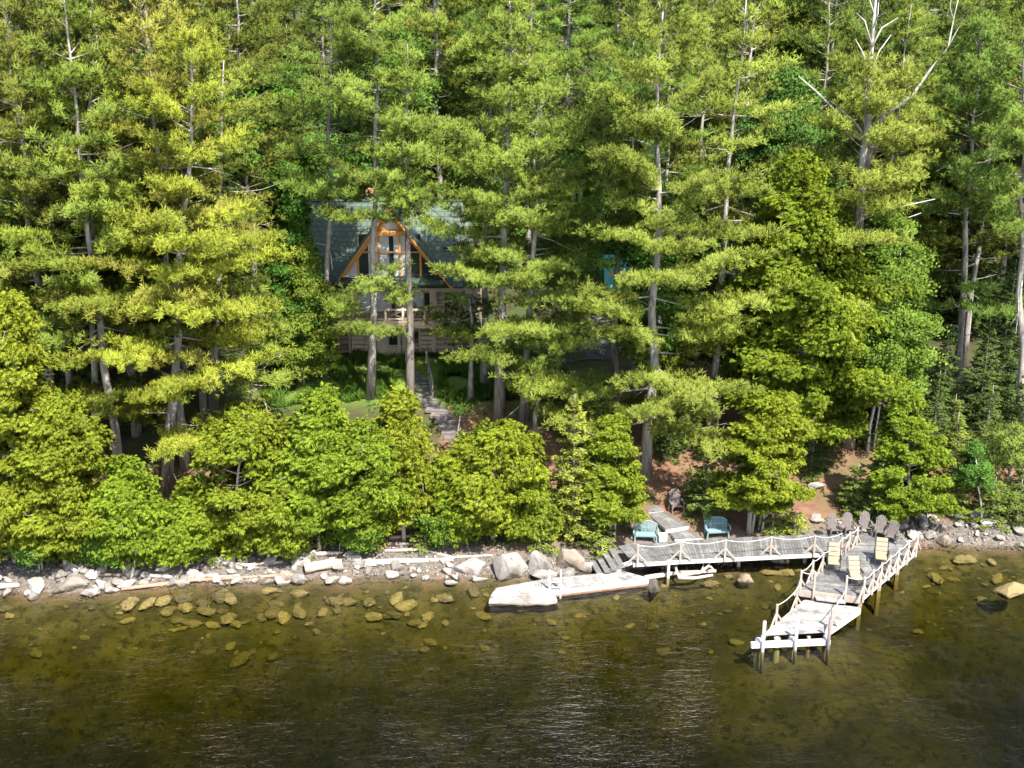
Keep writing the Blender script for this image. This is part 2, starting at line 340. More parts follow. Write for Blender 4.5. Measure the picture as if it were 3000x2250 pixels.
# ------------------------------------------------------------------ foliage
def nrmz(a): return a/np.maximum(np.linalg.norm(a, axis=-1, keepdims=True), 1e-6)
def scatter(tv, tf, ttip, pos, dirs, scale, up=None, g=rng, tn=None, nr=None):
    """place a small leaf template (z = pointing direction, y = flat normal) many times -> verts, faces, tip, tint"""
    N = len(pos); z = nrmz(dirs)
    ref = up if up is not None else nrmz(g.normal(size=(N, 3)))
    x = nrmz(np.cross(ref, z)); y = np.cross(z, x)
    v = (tv[None,:,0:1]*x[:,None]+tv[None,:,1:2]*y[:,None]+tv[None,:,2:3]*z[:,None])*scale[:,None,None]+pos[:,None]
    k = len(tv); f = tf[None]+(np.arange(N)*k)[:,None,None]
    tint = np.repeat(g.random(N) if tn is None else tn, k); tip = np.tile(ttip, N)
    global NRM
    NRM = np.repeat(nr if nr is not None else z if up is None else nrmz(y*.6+z*.55+np.array([0,0,.25])), k, 0)
    return v.reshape(-1, 3), f.reshape(-1, tf.shape[1]), tip, tint
def tuft_template(n=8, spread=1.05, w=.08, seed=1):
    g = np.random.default_rng(seed); V = []; F = []; tip = []
    for i in range(n):
        a = 2*math.pi*i/n+g.normal()*.3; e = spread*(.35+.85*g.random())
        d = np.array([math.sin(e)*math.cos(a), math.sin(e)*math.sin(a), math.cos(e)]); s = np.array([-math.sin(a), math.cos(a), 0])*w
        b = len(V); l = .75+.4*g.random()
        V += [d*.05-s*.7, d*.05+s*.7, d*l*.6+s, d*l]; F.append([b, b+1, b+2, b+3]); tip += [0, 0, .6, 1]
    return np.array(V), np.array(F), np.array(tip)
def fan_template(n=6, w=.068, droop=.28, seed=2):
    g = np.random.default_rng(seed); V = []; F = []; tip = []
    for i in range(n):
        a = (i-(n-1)/2)*(.36 if n > 5 else .42); l = (1-.25*abs(i-(n-1)/2)/2)*(.85+.3*g.random())
        d = np.array([math.sin(a), 0, math.cos(a)]); s = np.array([math.cos(a), 0, -math.sin(a)])*w
        dz = np.array([0, -droop*l, 0]); b = len(V); tw = np.array([0, g.normal()*.10, 0])
        V += [d*.08, d*.55*l-s+dz*.2+tw, d*l+dz, d*.55*l+s+dz*.2-tw]; F.append([b, b+1, b+2, b+3]); tip += [0, .5, 1, .5]
    return np.array(V), np.array(F), np.array(tip)
def leaf_template(n=4, seed=3):
    g = np.random.default_rng(seed); V = []; F = []; tip = []
    for i in range(n):
        c = g.normal(size=3)*.55; a = nrmz(g.normal(size=3)+np.array([0,0,.3])); b_ = nrmz(np.cross(a, g.normal(size=3)))
        b = len(V); V += [c-a*.5, c-b_*.3, c+a*.5, c+b_*.3]; F.append([b, b+1, b+2, b+3]); t = g.random(); tip += [t*.4, t, t, t]
    return np.array(V), np.array(F), np.array(tip)
TUFT, FAN, LEAF = tuft_template(), fan_template(), leaf_template()
NEEDLE = fan_template(7, .05, .12, 5)

def trunk_path(H, lean, g, wob=.12, n=9):
    p = []
    for i in range(n):
        t = i/(n-1); p.append(np.array([lean[0]*t+g.normal()*wob*min(t*3, 1)*(1 if i < n-1 else .3), lean[1]*t+g.normal()*wob*min(t*3, 1), H*t]))
    return p
def along(path, z):
    zs = [q[2] for q in path]; return np.array([np.interp(z, zs, [q[0] for q in path]), np.interp(z, zs, [q[1] for q in path]), z])

def pine_meshes(name, seed, H, cb, Rmax, lean=(0,0), r0=.24, gap=1.8, dense=1.0, extra=(), skip=(), void=(), dead=10, blades=.28, rising=1.0, prof=.55):
    """white pine: crooked trunk, horizontal plates of upright needle tufts, bare grey stubs; -> trunk mesh, crown mesh"""
    g = np.random.default_rng(seed); path = trunk_path(H, lean, g)
    tm = MB(); tm.tube([q-np.array([0,0,.4 if i == 0 else 0]) for i, q in enumerate(path)], [r0*(1.25 if i == 0 else 1)*(1-.93*i/(len(path)-1))+.012 for i in range(len(path))], 8)
    br = []; z = cb
    while z < H-.5:
        k = g.integers(4, 7); a0 = g.random()*6.28
        for i in range(k):
            zz = z+g.normal()*.28; t = (zz-cb)/(H-cb)
            if any(s[0] < zz < s[1] for s in skip): continue
            az = math.degrees(a0+i*6.28/k) % 360
            if any(v_[0] < zz < v_[1] and (az-v_[2]) % 360 < v_[3]-v_[2] for v_ in void): continue
            if g.random() < .25: az = -90+g.normal()*38
            L = Rmax*(max(1-t, 0.02)**prof)*(.5+.65*g.random())*(1 if t > .08 else .85)
            br.append((zz, math.radians(az)+g.normal()*.3, max(L, .5), None))
        z += gap*(.75+.5*g.random())*(1-.35*max(0, (z-cb)/(H-cb)))
    for e in extra: br.append(e)
    P, D, S, TN, NR = [], [], [], [], []
    for (zz, a, L, el) in br:
        bt = g.random()
        t = np.clip((zz-cb)/(H-cb), 0, 1); e = el if el is not None else R((2+38*t**1.6)*rising)+g.normal()*.09
        o = along(path, zz); h = np.array([math.cos(a), math.sin(a), 0]); side = np.array([-h[1], h[0], 0])
        def pt(u, L=L, o=o, h=h, e=e): return o+h*(L*u*math.cos(e))+np.array([0,0,1])*(L*math.sin(e)*u-.10*L*math.sin(u*2.6)*(1-t)+.10*L*u*u)
        tm.tube([pt(u) for u in (0, .3, .6, .9)], [r0*.22*(1-.5*t)+.012, .028, .018, .008], 5, False)
        u0 = .24 if L > 2 else .15
        if g.random() < .10 and L > 1.5: continue
        nt_ = max(3, int((1-u0)*L/.25*dense))
        for i in range(nt_):
            u = u0+(1-u0)*(i+.5)/nt_+g.normal()*.015; b = pt(u)
            wl = (.40*L*math.sin(min((u-u0)/(1-u0)*1.35+.32, 1.75))+.34)*(.6+.7*g.random())
            for sg in (-1, 1):
                q = nrmz(h*.75+side*sg*(.9+.3*g.normal())); m = max(2, int(wl/.125*dense))
                uu = (np.arange(m)+.7)/m
                pp = b+q*(uu*wl)[:,None]+g.normal(size=(m,3))*np.array([.08,.08,.06])
                pp[:,2] += .20*uu*wl*g.random()+g.random(m)**1.2*.46-.08
                P.append(pp); D.append(np.array([0,-.12,.75])+q*.6+g.normal(size=(m,3))*.38); S.append(blades*(.7+.6*g.random(m))); TN.append(.55*bt+.45*g.random(m)); NR.append(nrmz(nrmz(D[-1])*.6+h*.3+np.array([0,-.1,.5])))
    for i in range(dead):
        zz = cb*.55+(H*.75-cb*.55)*g.random(); a = g.random()*6.28; o = along(path, zz); L = .8+1.8*g.random()
        h = np.array([math.cos(a), math.sin(a), -.05+.25*g.normal()])
        q1 = o+h*L*.5+g.normal(size=3)*.06; q2 = o+h*L+g.normal(size=3)*.2; tm.tube([o, q1, q2], [.035,.024,.008], 5, False)
        tm.tube([q1, q1+h*.4*L+g.normal(size=3)*.25], [.016,.006], 4, False)
    P, D, S = np.concatenate(P), np.concatenate(D), np.concatenate(S)
    v, f, tip, tint = scatter(*TUFT, P, D, S, g=g, tn=np.concatenate(TN), nr=np.concatenate(NR))
    return tm.mesh(name+'_trunk', smooth=True), npmesh(name+'_crown', v, f, {'tip': tip, 'tint': tint, 'nrm': NRM})

def lump_crown(name, seed, H, cb, Rmax, kind, n, per, size, lean=(0,0), flat=.5, lump=.55, shape='ovoid', stems=1, r0=.1, fill=.55):
    """cedar, spruce or broadleaf: limbs ending in leaf clumps spread through the crown's volume"""
    g = np.random.default_rng(seed); tm = MB(); paths = []
    for s in range(stems):
        ln = (lean[0]+(g.normal()*.12*H*.3 if stems > 1 else 0), lean[1]); off = g.normal(size=3)*np.array([.35,.25,0])*(stems > 1)
        pa = [q+off for q in trunk_path(H*(.96 if s == 0 else .75+.2*g.random()), ln, g, .05*(1+H*.06))]
        tm.tube([q-np.array([0,0,.4 if i == 0 else 0]) for i, q in enumerate(pa)], [r0*(1 if s == 0 else .6)*(1-.9*i/8)+.01 for i in range(9)], 7); paths.append(pa)
    P, D, S, U, TN = [], [], [], [], []
    left = n
    while left > 0:
        t = g.random()**(.9 if shape != 'cone' else 1.2); zz = cb+(H-cb)*t; a = g.random()*6.28
        if shape == 'cone': rr = Rmax*(1-t)**.85+.08
        elif shape == 'ovoid': rr = Rmax*(math.sin(math.pi*min(.5+ (t-.22)*.64, 1)) if t > .22 else .72+.28*t/.22)
        elif shape == 'bell': rr = Rmax*(1-t)**.72*min(1, .8+t*1.4)+.05
        else: rr = Rmax*math.sqrt(max(1-(2*t-1)**2, .03))
        rr *= (.5+.68*g.random()) if shape != 'bell' else .86+.2*g.random()+.14*math.sin(a*3+seed)+.14*math.sin(t*9+a*2+seed)
        pa = paths[g.integers(len(paths))]; h = np.array([math.cos(a), math.sin(a), 0]); sl = (.25+.35*g.random())*(1 if kind != 'broad' else .8)*(t+.2)
        o = along(pa, max(zz-rr*sl, .2)); tip = along(pa, zz)+h*rr
        if rr > .4: tm.tube([o, (o+tip)/2+g.normal(size=3)*.06, tip], [.014+.012*rr,.014,.006], 4, False)
        nl = max(2, int(rr/(lump*.75)+.5)); side = np.array([-h[1], h[0], 0])
        for j in range(nl):
            u = 1-.72*(j/nl)*(.8+.3*g.random()); c = o+(tip-o)*u+side*g.normal()*lump*.5*(1.2-u*.5); c[2] += g.normal()*.12*lump
            m = int(per*(.5+.9*g.random())); ls = lump*(.5+.8*g.random())
            pp = c+nrmz(g.normal(size=(m,3)))*(g.random((m,1))**.45)*ls*np.array([1,1,flat])
            if kind != 'broad': pp[:,2] -= .28*((pp[:,:2]-c[:2])**2).sum(1)/max(ls,.1)
            if kind == 'broad': dd = nrmz(pp-c)*.6+h*.5+np.array([0,-.2,.5])+g.normal(size=(m,3))*.35; uu = None
            else:
                dd = h*.8+nrmz(pp-c)*.5+g.normal(size=(m,3))*(.45 if kind == 'cedar' else .4)+np.array([0,0,(-.12 if kind == 'cedar' else -.05)])
                uu = nrmz(np.array([0,0,1])+h*.35+g.normal(size=(m,3))*.45)
            P.append(pp); D.append(dd); S.append(size*(.65+.7*g.random(m))); U.append(uu); TN.append(np.clip(.55*g.random()+.45*g.random(m), 0, 1))
        if g.random() < .07 and rr > .5: tm.tube([tip, tip+h*.35+g.normal(size=3)*.12, tip+h*.7+g.normal(size=3)*.25], [.012,.009,.004], 4, False)
        left -= nl
    P, D, S = np.concatenate(P), np.concatenate(D), np.concatenate(S)
    TN = np.concatenate(TN)
    if kind == 'broad': v, f, tip, tint = scatter(*LEAF, P, D, S, g=g, tn=TN)
    else: v, f, tip, tint = scatter(*(FAN if kind == 'cedar' else NEEDLE), P, D, S, up=np.concatenate(U), g=g, tn=TN)
    return tm.mesh(name+'_trunk', smooth=True), npmesh(name+'_crown', v, f, {'tip': tip, 'tint': tint, 'nrm': NRM})

def spruce_meshes(name, seed, H, Rmax, cb=.3, size=.24, gap=.34, r0=.07):
    """spruce or fir: pointed cone of whorled, slightly drooping flat branches"""
    g = np.random.default_rng(seed); pa = trunk_path(H, (0,0), g, .03)
    tm = MB(); tm.tube([q-np.array([0,0,.4 if i == 0 else 0]) for i, q in enumerate(pa)], [r0*(1-.95*i/8)+.006 for i in range(9)], 7)
    P, D, S, U = [], [], [], []; z = cb
    while z < H-.15:
        t = (z-cb)/(H-cb); k = g.integers(4, 7); a0 = g.random()*6.28
        for i in range(k):
            a = a0+i*6.28/k+g.normal()*.2; L = (Rmax*(1-t)**.8+.12)*(.65+.5*g.random()); h = np.array([math.cos(a), math.sin(a), 0]); side = np.array([-h[1], h[0], 0])
            o = along(pa, z+g.normal()*.08); tm.tube([o, o+h*L*.9+np.array([0,0,.12*L*(t-.4)])], [.012,.004], 4, False)
            m = max(3, int(L/.13)); uu = (np.arange(m)+.5)/m
            b = o+h*(uu*L)[:,None]; b[:,2] += L*(.25*uu*t-.16*np.sin(uu*2.4))
            for sg in (-1, 0, 1):
                wl = .42*L*(1-uu*.75)*(.6+.6*g.random(m))*(sg != 0)
                q = h*.8+side*sg*.8
                P.append(b+q*wl[:,None]*.6+g.normal(size=(m,3))*.03); D.append(np.tile(q, (m,1))+g.normal(size=(m,3))*.25+np.array([0,0,.05]))
                S.append(size*(.7+.6*g.random(m))*(1+.2*(sg == 0))); U.append(nrmz(np.array([0,0,1])+g.normal(size=(m,3))*.35))
        z += gap*(.7+.6*g.random())
    P, D, S = np.concatenate(P), np.concatenate(D), np.concatenate(S)
    v, f, tip, tint = scatter(*NEEDLE, P, D, S, up=np.concatenate(U), g=g)
    return tm.mesh(name+'_trunk', smooth=True), npmesh(name+'_crown', v, f, {'tip': tip, 'tint': tint, 'nrm': NRM})

def tree(name, meshes, tmat, cmat, loc, label, cat='tree', group=None, color=(1,1,1,1), rz=0, bark=(1,1,1,1), s=1):
    r = empty(name, loc, label, cat, group, rz); r.scale = (s, s, s)
    a = link('trunk', meshes[0], M[tmat], r); a.color = bark; b = link('crown', meshes[1], M[cmat], r); b.color = color
    return r

# ------------------------------------------------------------------ pines that can be told apart
def fpine(label, base, top, cb, Rm, seed, color, group='white pines on the bank', bark=(1,1,1,1), **kw):
    b = at(*f_(*base)); Y = b[1]; t = atY(*f_(*top), Y); H = t[2]-b[2]; c = atY(*f_(base[0], cb), Y)[2]-b[2]
    bx = kw.pop('extra_px', ()); ex = []
    for (y, dx, L, a) in bx:                        # branch height read at trunk pixel y, azimuth in degrees, length
        ex.append((atY(*f_(base[0], y), Y)[2]-b[2], R(a), L, dx))
    sk = [(atY(*f_(base[0], y1), Y)[2]-b[2], atY(*f_(base[0], y0), Y)[2]-b[2]) for (y0, y1) in kw.pop('skip_px', ())]
    vd = [(atY(*f_(base[0], y1), Y)[2]-b[2], atY(*f_(base[0], y0), Y)[2]-b[2], p_, q_) for (y0, y1, p_, q_) in kw.pop('void_px', ())]
    ms = pine_meshes('pine', seed, H, c, Rm, (t[0]-b[0], 0), extra=ex, skip=sk, void=vd, **kw)
    return tree('white_pine', ms, 'bark', 'pine', b, label, 'pine tree', group, color, bark=bark)
YE = (1.30,1.27,.74,1); OL = (1.05,1.03,.82,1); GR = (.88,.98,.85,1); DG = (.62,.76,.75,1)
fpine('tall yellow-tinged pine nearest the left edge, its bare lower trunk rising from the shore cedars', (210,1010), (190,15), 900, 5.2, 21, (1.18,1.09,.75,1), gap=1.9, r0=.22)
fpine('brightest yellow-green pine, second from the left, thick pale trunk bare above the cedars', (360,1065), (415,65), 905, 5.3, 22, YE, gap=1.85, r0=.30, dense=1.05)
fpine('pine with a straight grey trunk seen between the bright yellow pine and the house', (460,880), (485,130), 480, 4.4, 23, OL, r0=.26)
fpine('small young pine with a thin twisted trunk left of the house', (541,958), (545,615), 815, 2.6, 24, (1,1.05,.85,1), gap=.8, r0=.13, extra_px=((925,0,2.6,-60),(935,0,1.8,200),(930,.05,1.9,-120)), dead=6)
fpine('pine beside the left end of the house with its trunk bare to the roof ridge', (700,815), (715,-40), 385, 4.4, 25, GR, r0=.20, dead=8, extra_px=((400,0,2.6,180),(415,0,2.4,-110),(425,0,2.5,-20),(395,0,2.3,-60)))
fpine('pine in front of the gable glazing with two low tufted branches across the balcony', (800,860), (815,-80), 430, 4.3, 26, GR, r0=.26, dead=8,
      extra_px=((590,.03,2.1,-150),(575,.02,1.9,-35),(640,.03,2.4,-30),(660,.0,2.4,-160),(690,-.03,2.2,-120),(672,0,2.0,190),(700,-.05,2.3,-55),(615,.04,2.2,-100),(712,0,1.5,200),(466,0,2.6,180),(462,0,2.4,-145),(468,0,2.0,-25),(455,0,2.5,-85),(595,0,2.3,-80),(655,0,2.5,-110),(650,.0,2.3,175),(700,0,2.2,-100),(622,0,2.0,-20)), skip_px=((406,436),(484,560)))
fpine('dark-barked pine to the right of the gable peak, its trunk bare down past the stairs', (885,890), (880,95), 425, 2.9, 27, OL, r0=.27, extra_px=((420,0,2.2,-5),(414,0,1.9,-60),(405,0,1.9,-120)), bark=(.62,.6,.58,1), dead=5)
fpine('large pine covering the right half of the house, branches down to the stair level', (1078,905), (1100,-25), 800, 5.0, 28, OL, gap=1.6, r0=.31, void_px=((400,700,130,215),(770,905,130,250)))
fpine('slim pine trunk just right of the staircase', (1016,865), (1022,560), 620, 1.2, 29, GR, r0=.17, gap=.9)
fpine('pine with a short reddish bare trunk standing behind the large house-side pine', (1046,835), (1058,200), 560, 2.6, 30, OL, r0=.24)
fpine('pine with a shaded bole right of the large house-side pine', (1130,908), (1165,140), 690, 4.0, 31, GR, r0=.25)
fpine('thin pine with stub branches beside the shaded bole', (1156,952), (1162,700), 800, 1.7, 32, GR, r0=.14, gap=.8)
fpine('dark straight pine trunk at the edge of the driveway with dead limbs on its left', (1333,912), (1322,140), 430, 4.0, 33, GR, extra_px=((520,0,2.8,-30),(560,.02,2.6,-120),(600,0,2.4,-70),(490,0,3,-90)), r0=.25, bark=(.6,.58,.56,1), dead=20)
fpine('slender dark pine trunk between the driveway pine and the tall dock-side pine', (1362,880), (1368,90), 400, 3.6, 34, GR, r0=.16, bark=(.6,.58,.56,1))
fpine('tallest dense pine right of the driveway, its crown sweeping low above the turquoise benches', (1394,1030), (1440,-20), 905, 5.9, 135, OL, gap=1.6, r0=.30, dense=1.05, prof=.42, void_px=((590,880,120,240),))
fpine('pine with a long clean pale trunk and a sparse crown near the right edge', (2066,845), (2115,45), 650, 4.6, 36, GR, r0=.26, gap=1.5, dead=22, skip_px=((470,610),))
fpine('pine cut by the right edge of the photo', (2206,950), (2215,60), 480, 4.4, 37, GR, r0=.26, gap=1.4)
fpine('low young pine bough at the right edge above the shadowed rocks', (2190,1090), (2180,925), 1075, 2.6, 38, (1,1.05,.95,1), r0=.1, gap=.7, dead=0)

# pine with the forked dead top
def dead_top():
    b = at(*f_(1832, 962)); Y = b[1]
    P = lambda x, y, dy=0: np.array(atY(*f_(x, y), Y+dy))-b
    H = P(1890, 120)[2]; ms = pine_meshes('pine', 40, P(1880,130)[2], P(1855,640)[2], 5.0, tuple(P(1876,130)[:2]), r0=.02, gap=1.35, dead=0, prof=.35,
         skip=((P(1860,620)[2], P(1860,500)[2]),))
    tm = MB()
    tm.tube([P(1832,975),P(1836,900),P(1845,720),P(1851,560),P(1860,420),P(1866,330),P(1876,260)], [.42,.36,.30,.28,.25,.22,.17], 9)
    tm.tube([P(1860,400),P(1885,310,.3),P(1905,255,.6),P(1935,180,.8)], [.2,.15,.12,.05], 7)
    dm = MB(); limbs = []
    for pts, r in (([(1874,270),(1878,215),(1880,150),(1886,60),(1893,-10)], .15), ([(1878,150),(1862,110),(1848,85)], .05), ([(1882,95),(1868,45),(1850,28)], .05),
                   ([(1880,160),(1900,110),(1925,75)], .05), ([(1884,100),(1905,60),(1940,38)], .05), ([(1886,60),(1896,30),(1898,5)], .05), ([(1888,30),(1880,5),(1874,-20)], .04),
                   ([(1860,300),(1835,280),(1805,240),(1760,195),(1725,165)], .10), ([(1862,285),(1845,262),(1800,222)], .06), ([(1850,295),(1826,268),(1810,252)], .10),
                   ([(1876,215),(1846,195),(1825,160)], .07), ([(1880,190),(1908,175),(1930,165)], .06), ([(1862,330),(1930,300),(2000,272)], .06),
                   ([(1858,475),(1920,452),(2020,430)], .07), ([(1858,500),(1900,492),(1990,460)], .06), ([(1850,520),(1835,500),(1822,485)], .06), ([(1855,545),(1900,535),(1960,522)], .05),
                   ):
        n = len(pts); low = pts[0][1] > 274 or pts[0] == (1972,205); q = MB() if low else dm
        q.tube([P(x, y, (i*.25 if len(pts) < 5 else .2)) for i, (x, y) in enumerate(pts)], [r*1.35*(1-.75*i/(n-1)) for i in range(n)], 6)
        if low: limbs.append(q)
    lm = MB()
    for pts, r in (([(1905,255),(1972,205),(2010,150),(2048,100),(2060,40),(2072,-10)], .10), ([(2046,105),(2065,70),(2082,42)], .05), ([(2060,45),(2052,15),(2056,-8)], .04)):
        n = len(pts); lm.tube([P(x, y, .6) for i, (x, y) in enumerate(pts)], [r*(1-.8*i/(n-1)) for i in range(n)], 6)
    r = empty('dead_topped_pine', b, 'old forked pine with a bleached bare dead top and bare upper limbs', 'pine tree')
    link('trunk', tm.mesh('trunk', smooth=True), M['bark'], r); link('crown', ms[1], M['pine'], r).color = OL
    for q in limbs: link('bare_limb', q.mesh('bare_limb', smooth=True), M['deadwood'], r)
    link('limb', ms[0], M['bark'], r); link('dead_top', dm.mesh('dead_top', smooth=True), M['deadwood'], r)['label'] = 'bleached bare top and dead limbs'; link('dead_limb', lm.mesh('dead_limb', smooth=True), M['deadwood'], r)['label'] = 'long bleached limb rising to the right'
dead_top()

# ------------------------------------------------------------------ cedars, spruces and broadleaf trees that can be told apart
def ftree(name, label, cat, base, top, cb, Rpx, kind, n, per, size, seed, color=(1,1,1,1), tmat='cedarbark', group=None, **kw):
    b = at(*f_(*base)); Y = b[1]; t = atY(*f_(*top), Y); H = t[2]-b[2]; c = max(atY(*f_(base[0], cb), Y)[2]-b[2], .1)
    Rm = Rpx*1.3562/(FPX/(Y*cp+(29-b[2])*sp))
    if kind == 'fir': ms = spruce_meshes(name, seed, H, Rm, c, size, **kw)
    else: ms = lump_crown(name, seed, H, c, Rm, kind, n, per, size, lean=(t[0]-b[0], 0), **kw)
    return tree(name, ms, tmat, {'cedar': 'cedar', 'fir': 'spruce', 'broad': 'broad', 'spruce': 'spruce'}[kind], b, label, cat, group, color)
CY = (1.12,1.08,.85,1)
ftree('white_cedar', 'very large bronze-green cedar with a broad cone crown left of the dead-topped pine', 'cedar tree', (1745,985), (1735,330), 905, 185, 'cedar', 1250, 58, .27, 51, (1.0,.97,.72,1), lump=.8, r0=.22, shape='ovoid', fill=.4)
ftree('white_cedar', 'round bright cedar on pale multiple stems just behind the right-hand turquoise bench', 'cedar tree', (1612,1150), (1650,850), 1082, 94, 'cedar', 620, 54, .20, 52, (1.2,1.14,.85,1), lump=.38, stems=6, r0=.11, shape='bell')
ftree('white_cedar', 'wide pointed cedar above the row of brown chairs', 'cedar tree', (1960,1125), (1965,845), 1095, 98, 'cedar', 640, 54, .20, 53, (1.08,1.05,.8,1), lump=.36, r0=.1, shape='bell')
ftree('white_cedar', 'bushy rounded cedar immediately left of the path slabs', 'cedar tree', (1324,1165), (1322,905), 1110, 70, 'cedar', 500, 54, .20, 54, (1.05,1.06,.85,1), lump=.34, r0=.08, stems=3, shape='bell')
ftree('balsam_fir', 'slender pointed fir left of the bushy path-side cedar', 'fir tree', (1236,1165), (1240,850), 1130, 62, 'fir', 0, 0, .27, 55, (1.7,1.5,1.1,1))
for i, (lab, base, top, cb, rp, n, col) in enumerate([
  ('large shore cedar at the left edge reaching halfway up the photo', (30,1215), (20,640), 1190, 130, 560, CY),
  ('dense cedar below the leftmost tall pine trunk', (140,1225), (120,860), 1200, 92, 380, CY),
  ('cedar with low boughs hanging over the rocks between the two left pine trunks', (262,1215), (270,1000), 1190, 84, 260, (1.1,1.08,.8,1)),
  ('cedar at the foot of the bright yellow pine', (402,1205), (415,1060), 1180, 78, 210, (1.15,1.1,.8,1)),
  ('tall cedar right of the bright yellow pine trunk', (505,1200), (525,885), 1180, 92, 350, CY),
  ('cedar between the small twisted pine and the shore logs', (600,1195), (605,930), 1170, 86, 290, (1.05,1.05,.85,1)),
  ('broad cedar whose top reaches up toward the left corner of the house', (690,1190), (690,845), 1130, 92, 380, CY),
  ('cedar below the foot of the gable pine', (790,1185), (800,910), 1160, 82, 300, (1.1,1.05,.85,1)),
  ('cedar overlapping the bottom of the dark-barked pine trunk', (872,1170), (862,850), 1120, 62, 240, CY),
  ('cedar by the bare reddish bank under the staircase', (960,1165), (975,985), 1140, 60, 170, (1.1,1.1,.8,1)),
  ('wide low cedar with bright boughs right of the reddish bank', (1065,1165), (1075,915), 1130, 100, 360, (1.2,1.15,.85,1)),
  ('low cedar sprawling at the water behind the first boulders', (1150,1160), (1140,1000), 1130, 62, 150, (1.0,1.0,.85,1))]):
    ftree('white_cedar', lab, 'cedar tree', base, top, cb, rp, 'cedar', n, 58, (.27,.23,.25)[i % 3], 60+i, col, group='cedars along the left shore', lump=.62, r0=.12, shape=('ovoid','round','ovoid')[i % 3], fill=.4)
ftree('maple_tree', 'olive-green broadleaf tree at the left corner of the house', 'tree', (655,830), (655,535), 800, 78, 'broad', 300, 60, .16, 75, (1.5,1.15,.85,1), lump=.55, r0=.1)
ftree('maple_tree', 'dark green broadleaf tree shading the left end of the house roof', 'tree', (628,820), (640,425), 780, 62, 'broad', 260, 60, .17, 84, (.62,.78,.62,1), lump=.6, r0=.1)
ftree('maple_tree', 'vivid green maple crown high between the pines in the upper right', 'tree', (1690,560), (1690,-30), 230, 95, 'broad', 330, 70, .24, 76, (1,1.15,.9,1), lump=.9, r0=.14, shape='round')
ftree('birch_tree', 'deep green birch crown above the large bronze cedar', 'tree', (1690,800), (1700,160), 430, 108, 'broad', 380, 70, .20, 77, (.75,.95,1.0,1), 'birch', lump=.8, r0=.12)
ftree('birch_tree', 'birch with two white stems standing beside the dead-topped pine', 'tree', (1868,975), (1930,470), 860, 105, 'broad', 330, 60, .19, 78, (1.15,1.15,.9,1), 'birch', lump=.75, r0=.09, stems=2)
ftree('birch_sapling', 'little birch with a bare white stem above the shadowed rocks', 'tree', (2122,1130), (2105,955), 1050, 38, 'broad', 60, 40, .12, 79, (.9,1.1,1,1), 'birch', lump=.35, r0=.05)
ftree('maple_tree', 'green broadleaf tree half in shade at the left edge', 'tree', (15,880), (5,395), 660, 75, 'broad', 240, 60, .18, 80, (.8,1.05,.8,1), lump=.7, r0=.1)
ftree('dead_snag', 'thin leaning pale trunk left of the dock-side cedar', 'tree', (1544,955), (1560,815), 830, 14, 'broad', 6, 20, .1, 81, (.6,.7,.6,1), 'deadwood', r0=.1)
ftree('dead_snag', 'broken grey stub trunk with bare twigs above the reddish bank', 'tree', (990,1010), (994,880), 890, 20, 'broad', 8, 20, .1, 82, (.7,.7,.6,1), 'deadwood', r0=.1)
ftree('blue_spruce', 'small bluish spruce on the sunlit lawn behind the house', 'spruce tree', (1297,520), (1294,455), 515, 26, 'fir', 0, 0, .26, 83, (2.2,2.0,3.6,1))
for i, (lab, base, top, rp, col) in enumerate([('leafy shrub over the stones below the leftmost tall pine', (205,1222), (215,1105), 50, (1.15,1.1,.8,1)), ('leafy shrub in front of the cedars behind the white log', (745,1190), (750,1075), 46, (1.1,1.1,.8,1)),
  ('leafy shrub beside the upper reddish log', (1010,1172), (1000,1070), 40, (1.1,1.15,.8,1)), ('leafy shrub at the far left over the dark rocks', (70,1232), (60,1120), 52, (1.0,1.05,.8,1))]):
    ftree('leafy_shrub', lab, 'shrub', base, top, base[1]-14, rp, 'broad', 90, 60, .13, 140+i, col, group='leafy shrubs on the left shore', lump=.4, r0=.04, stems=3, shape='round')
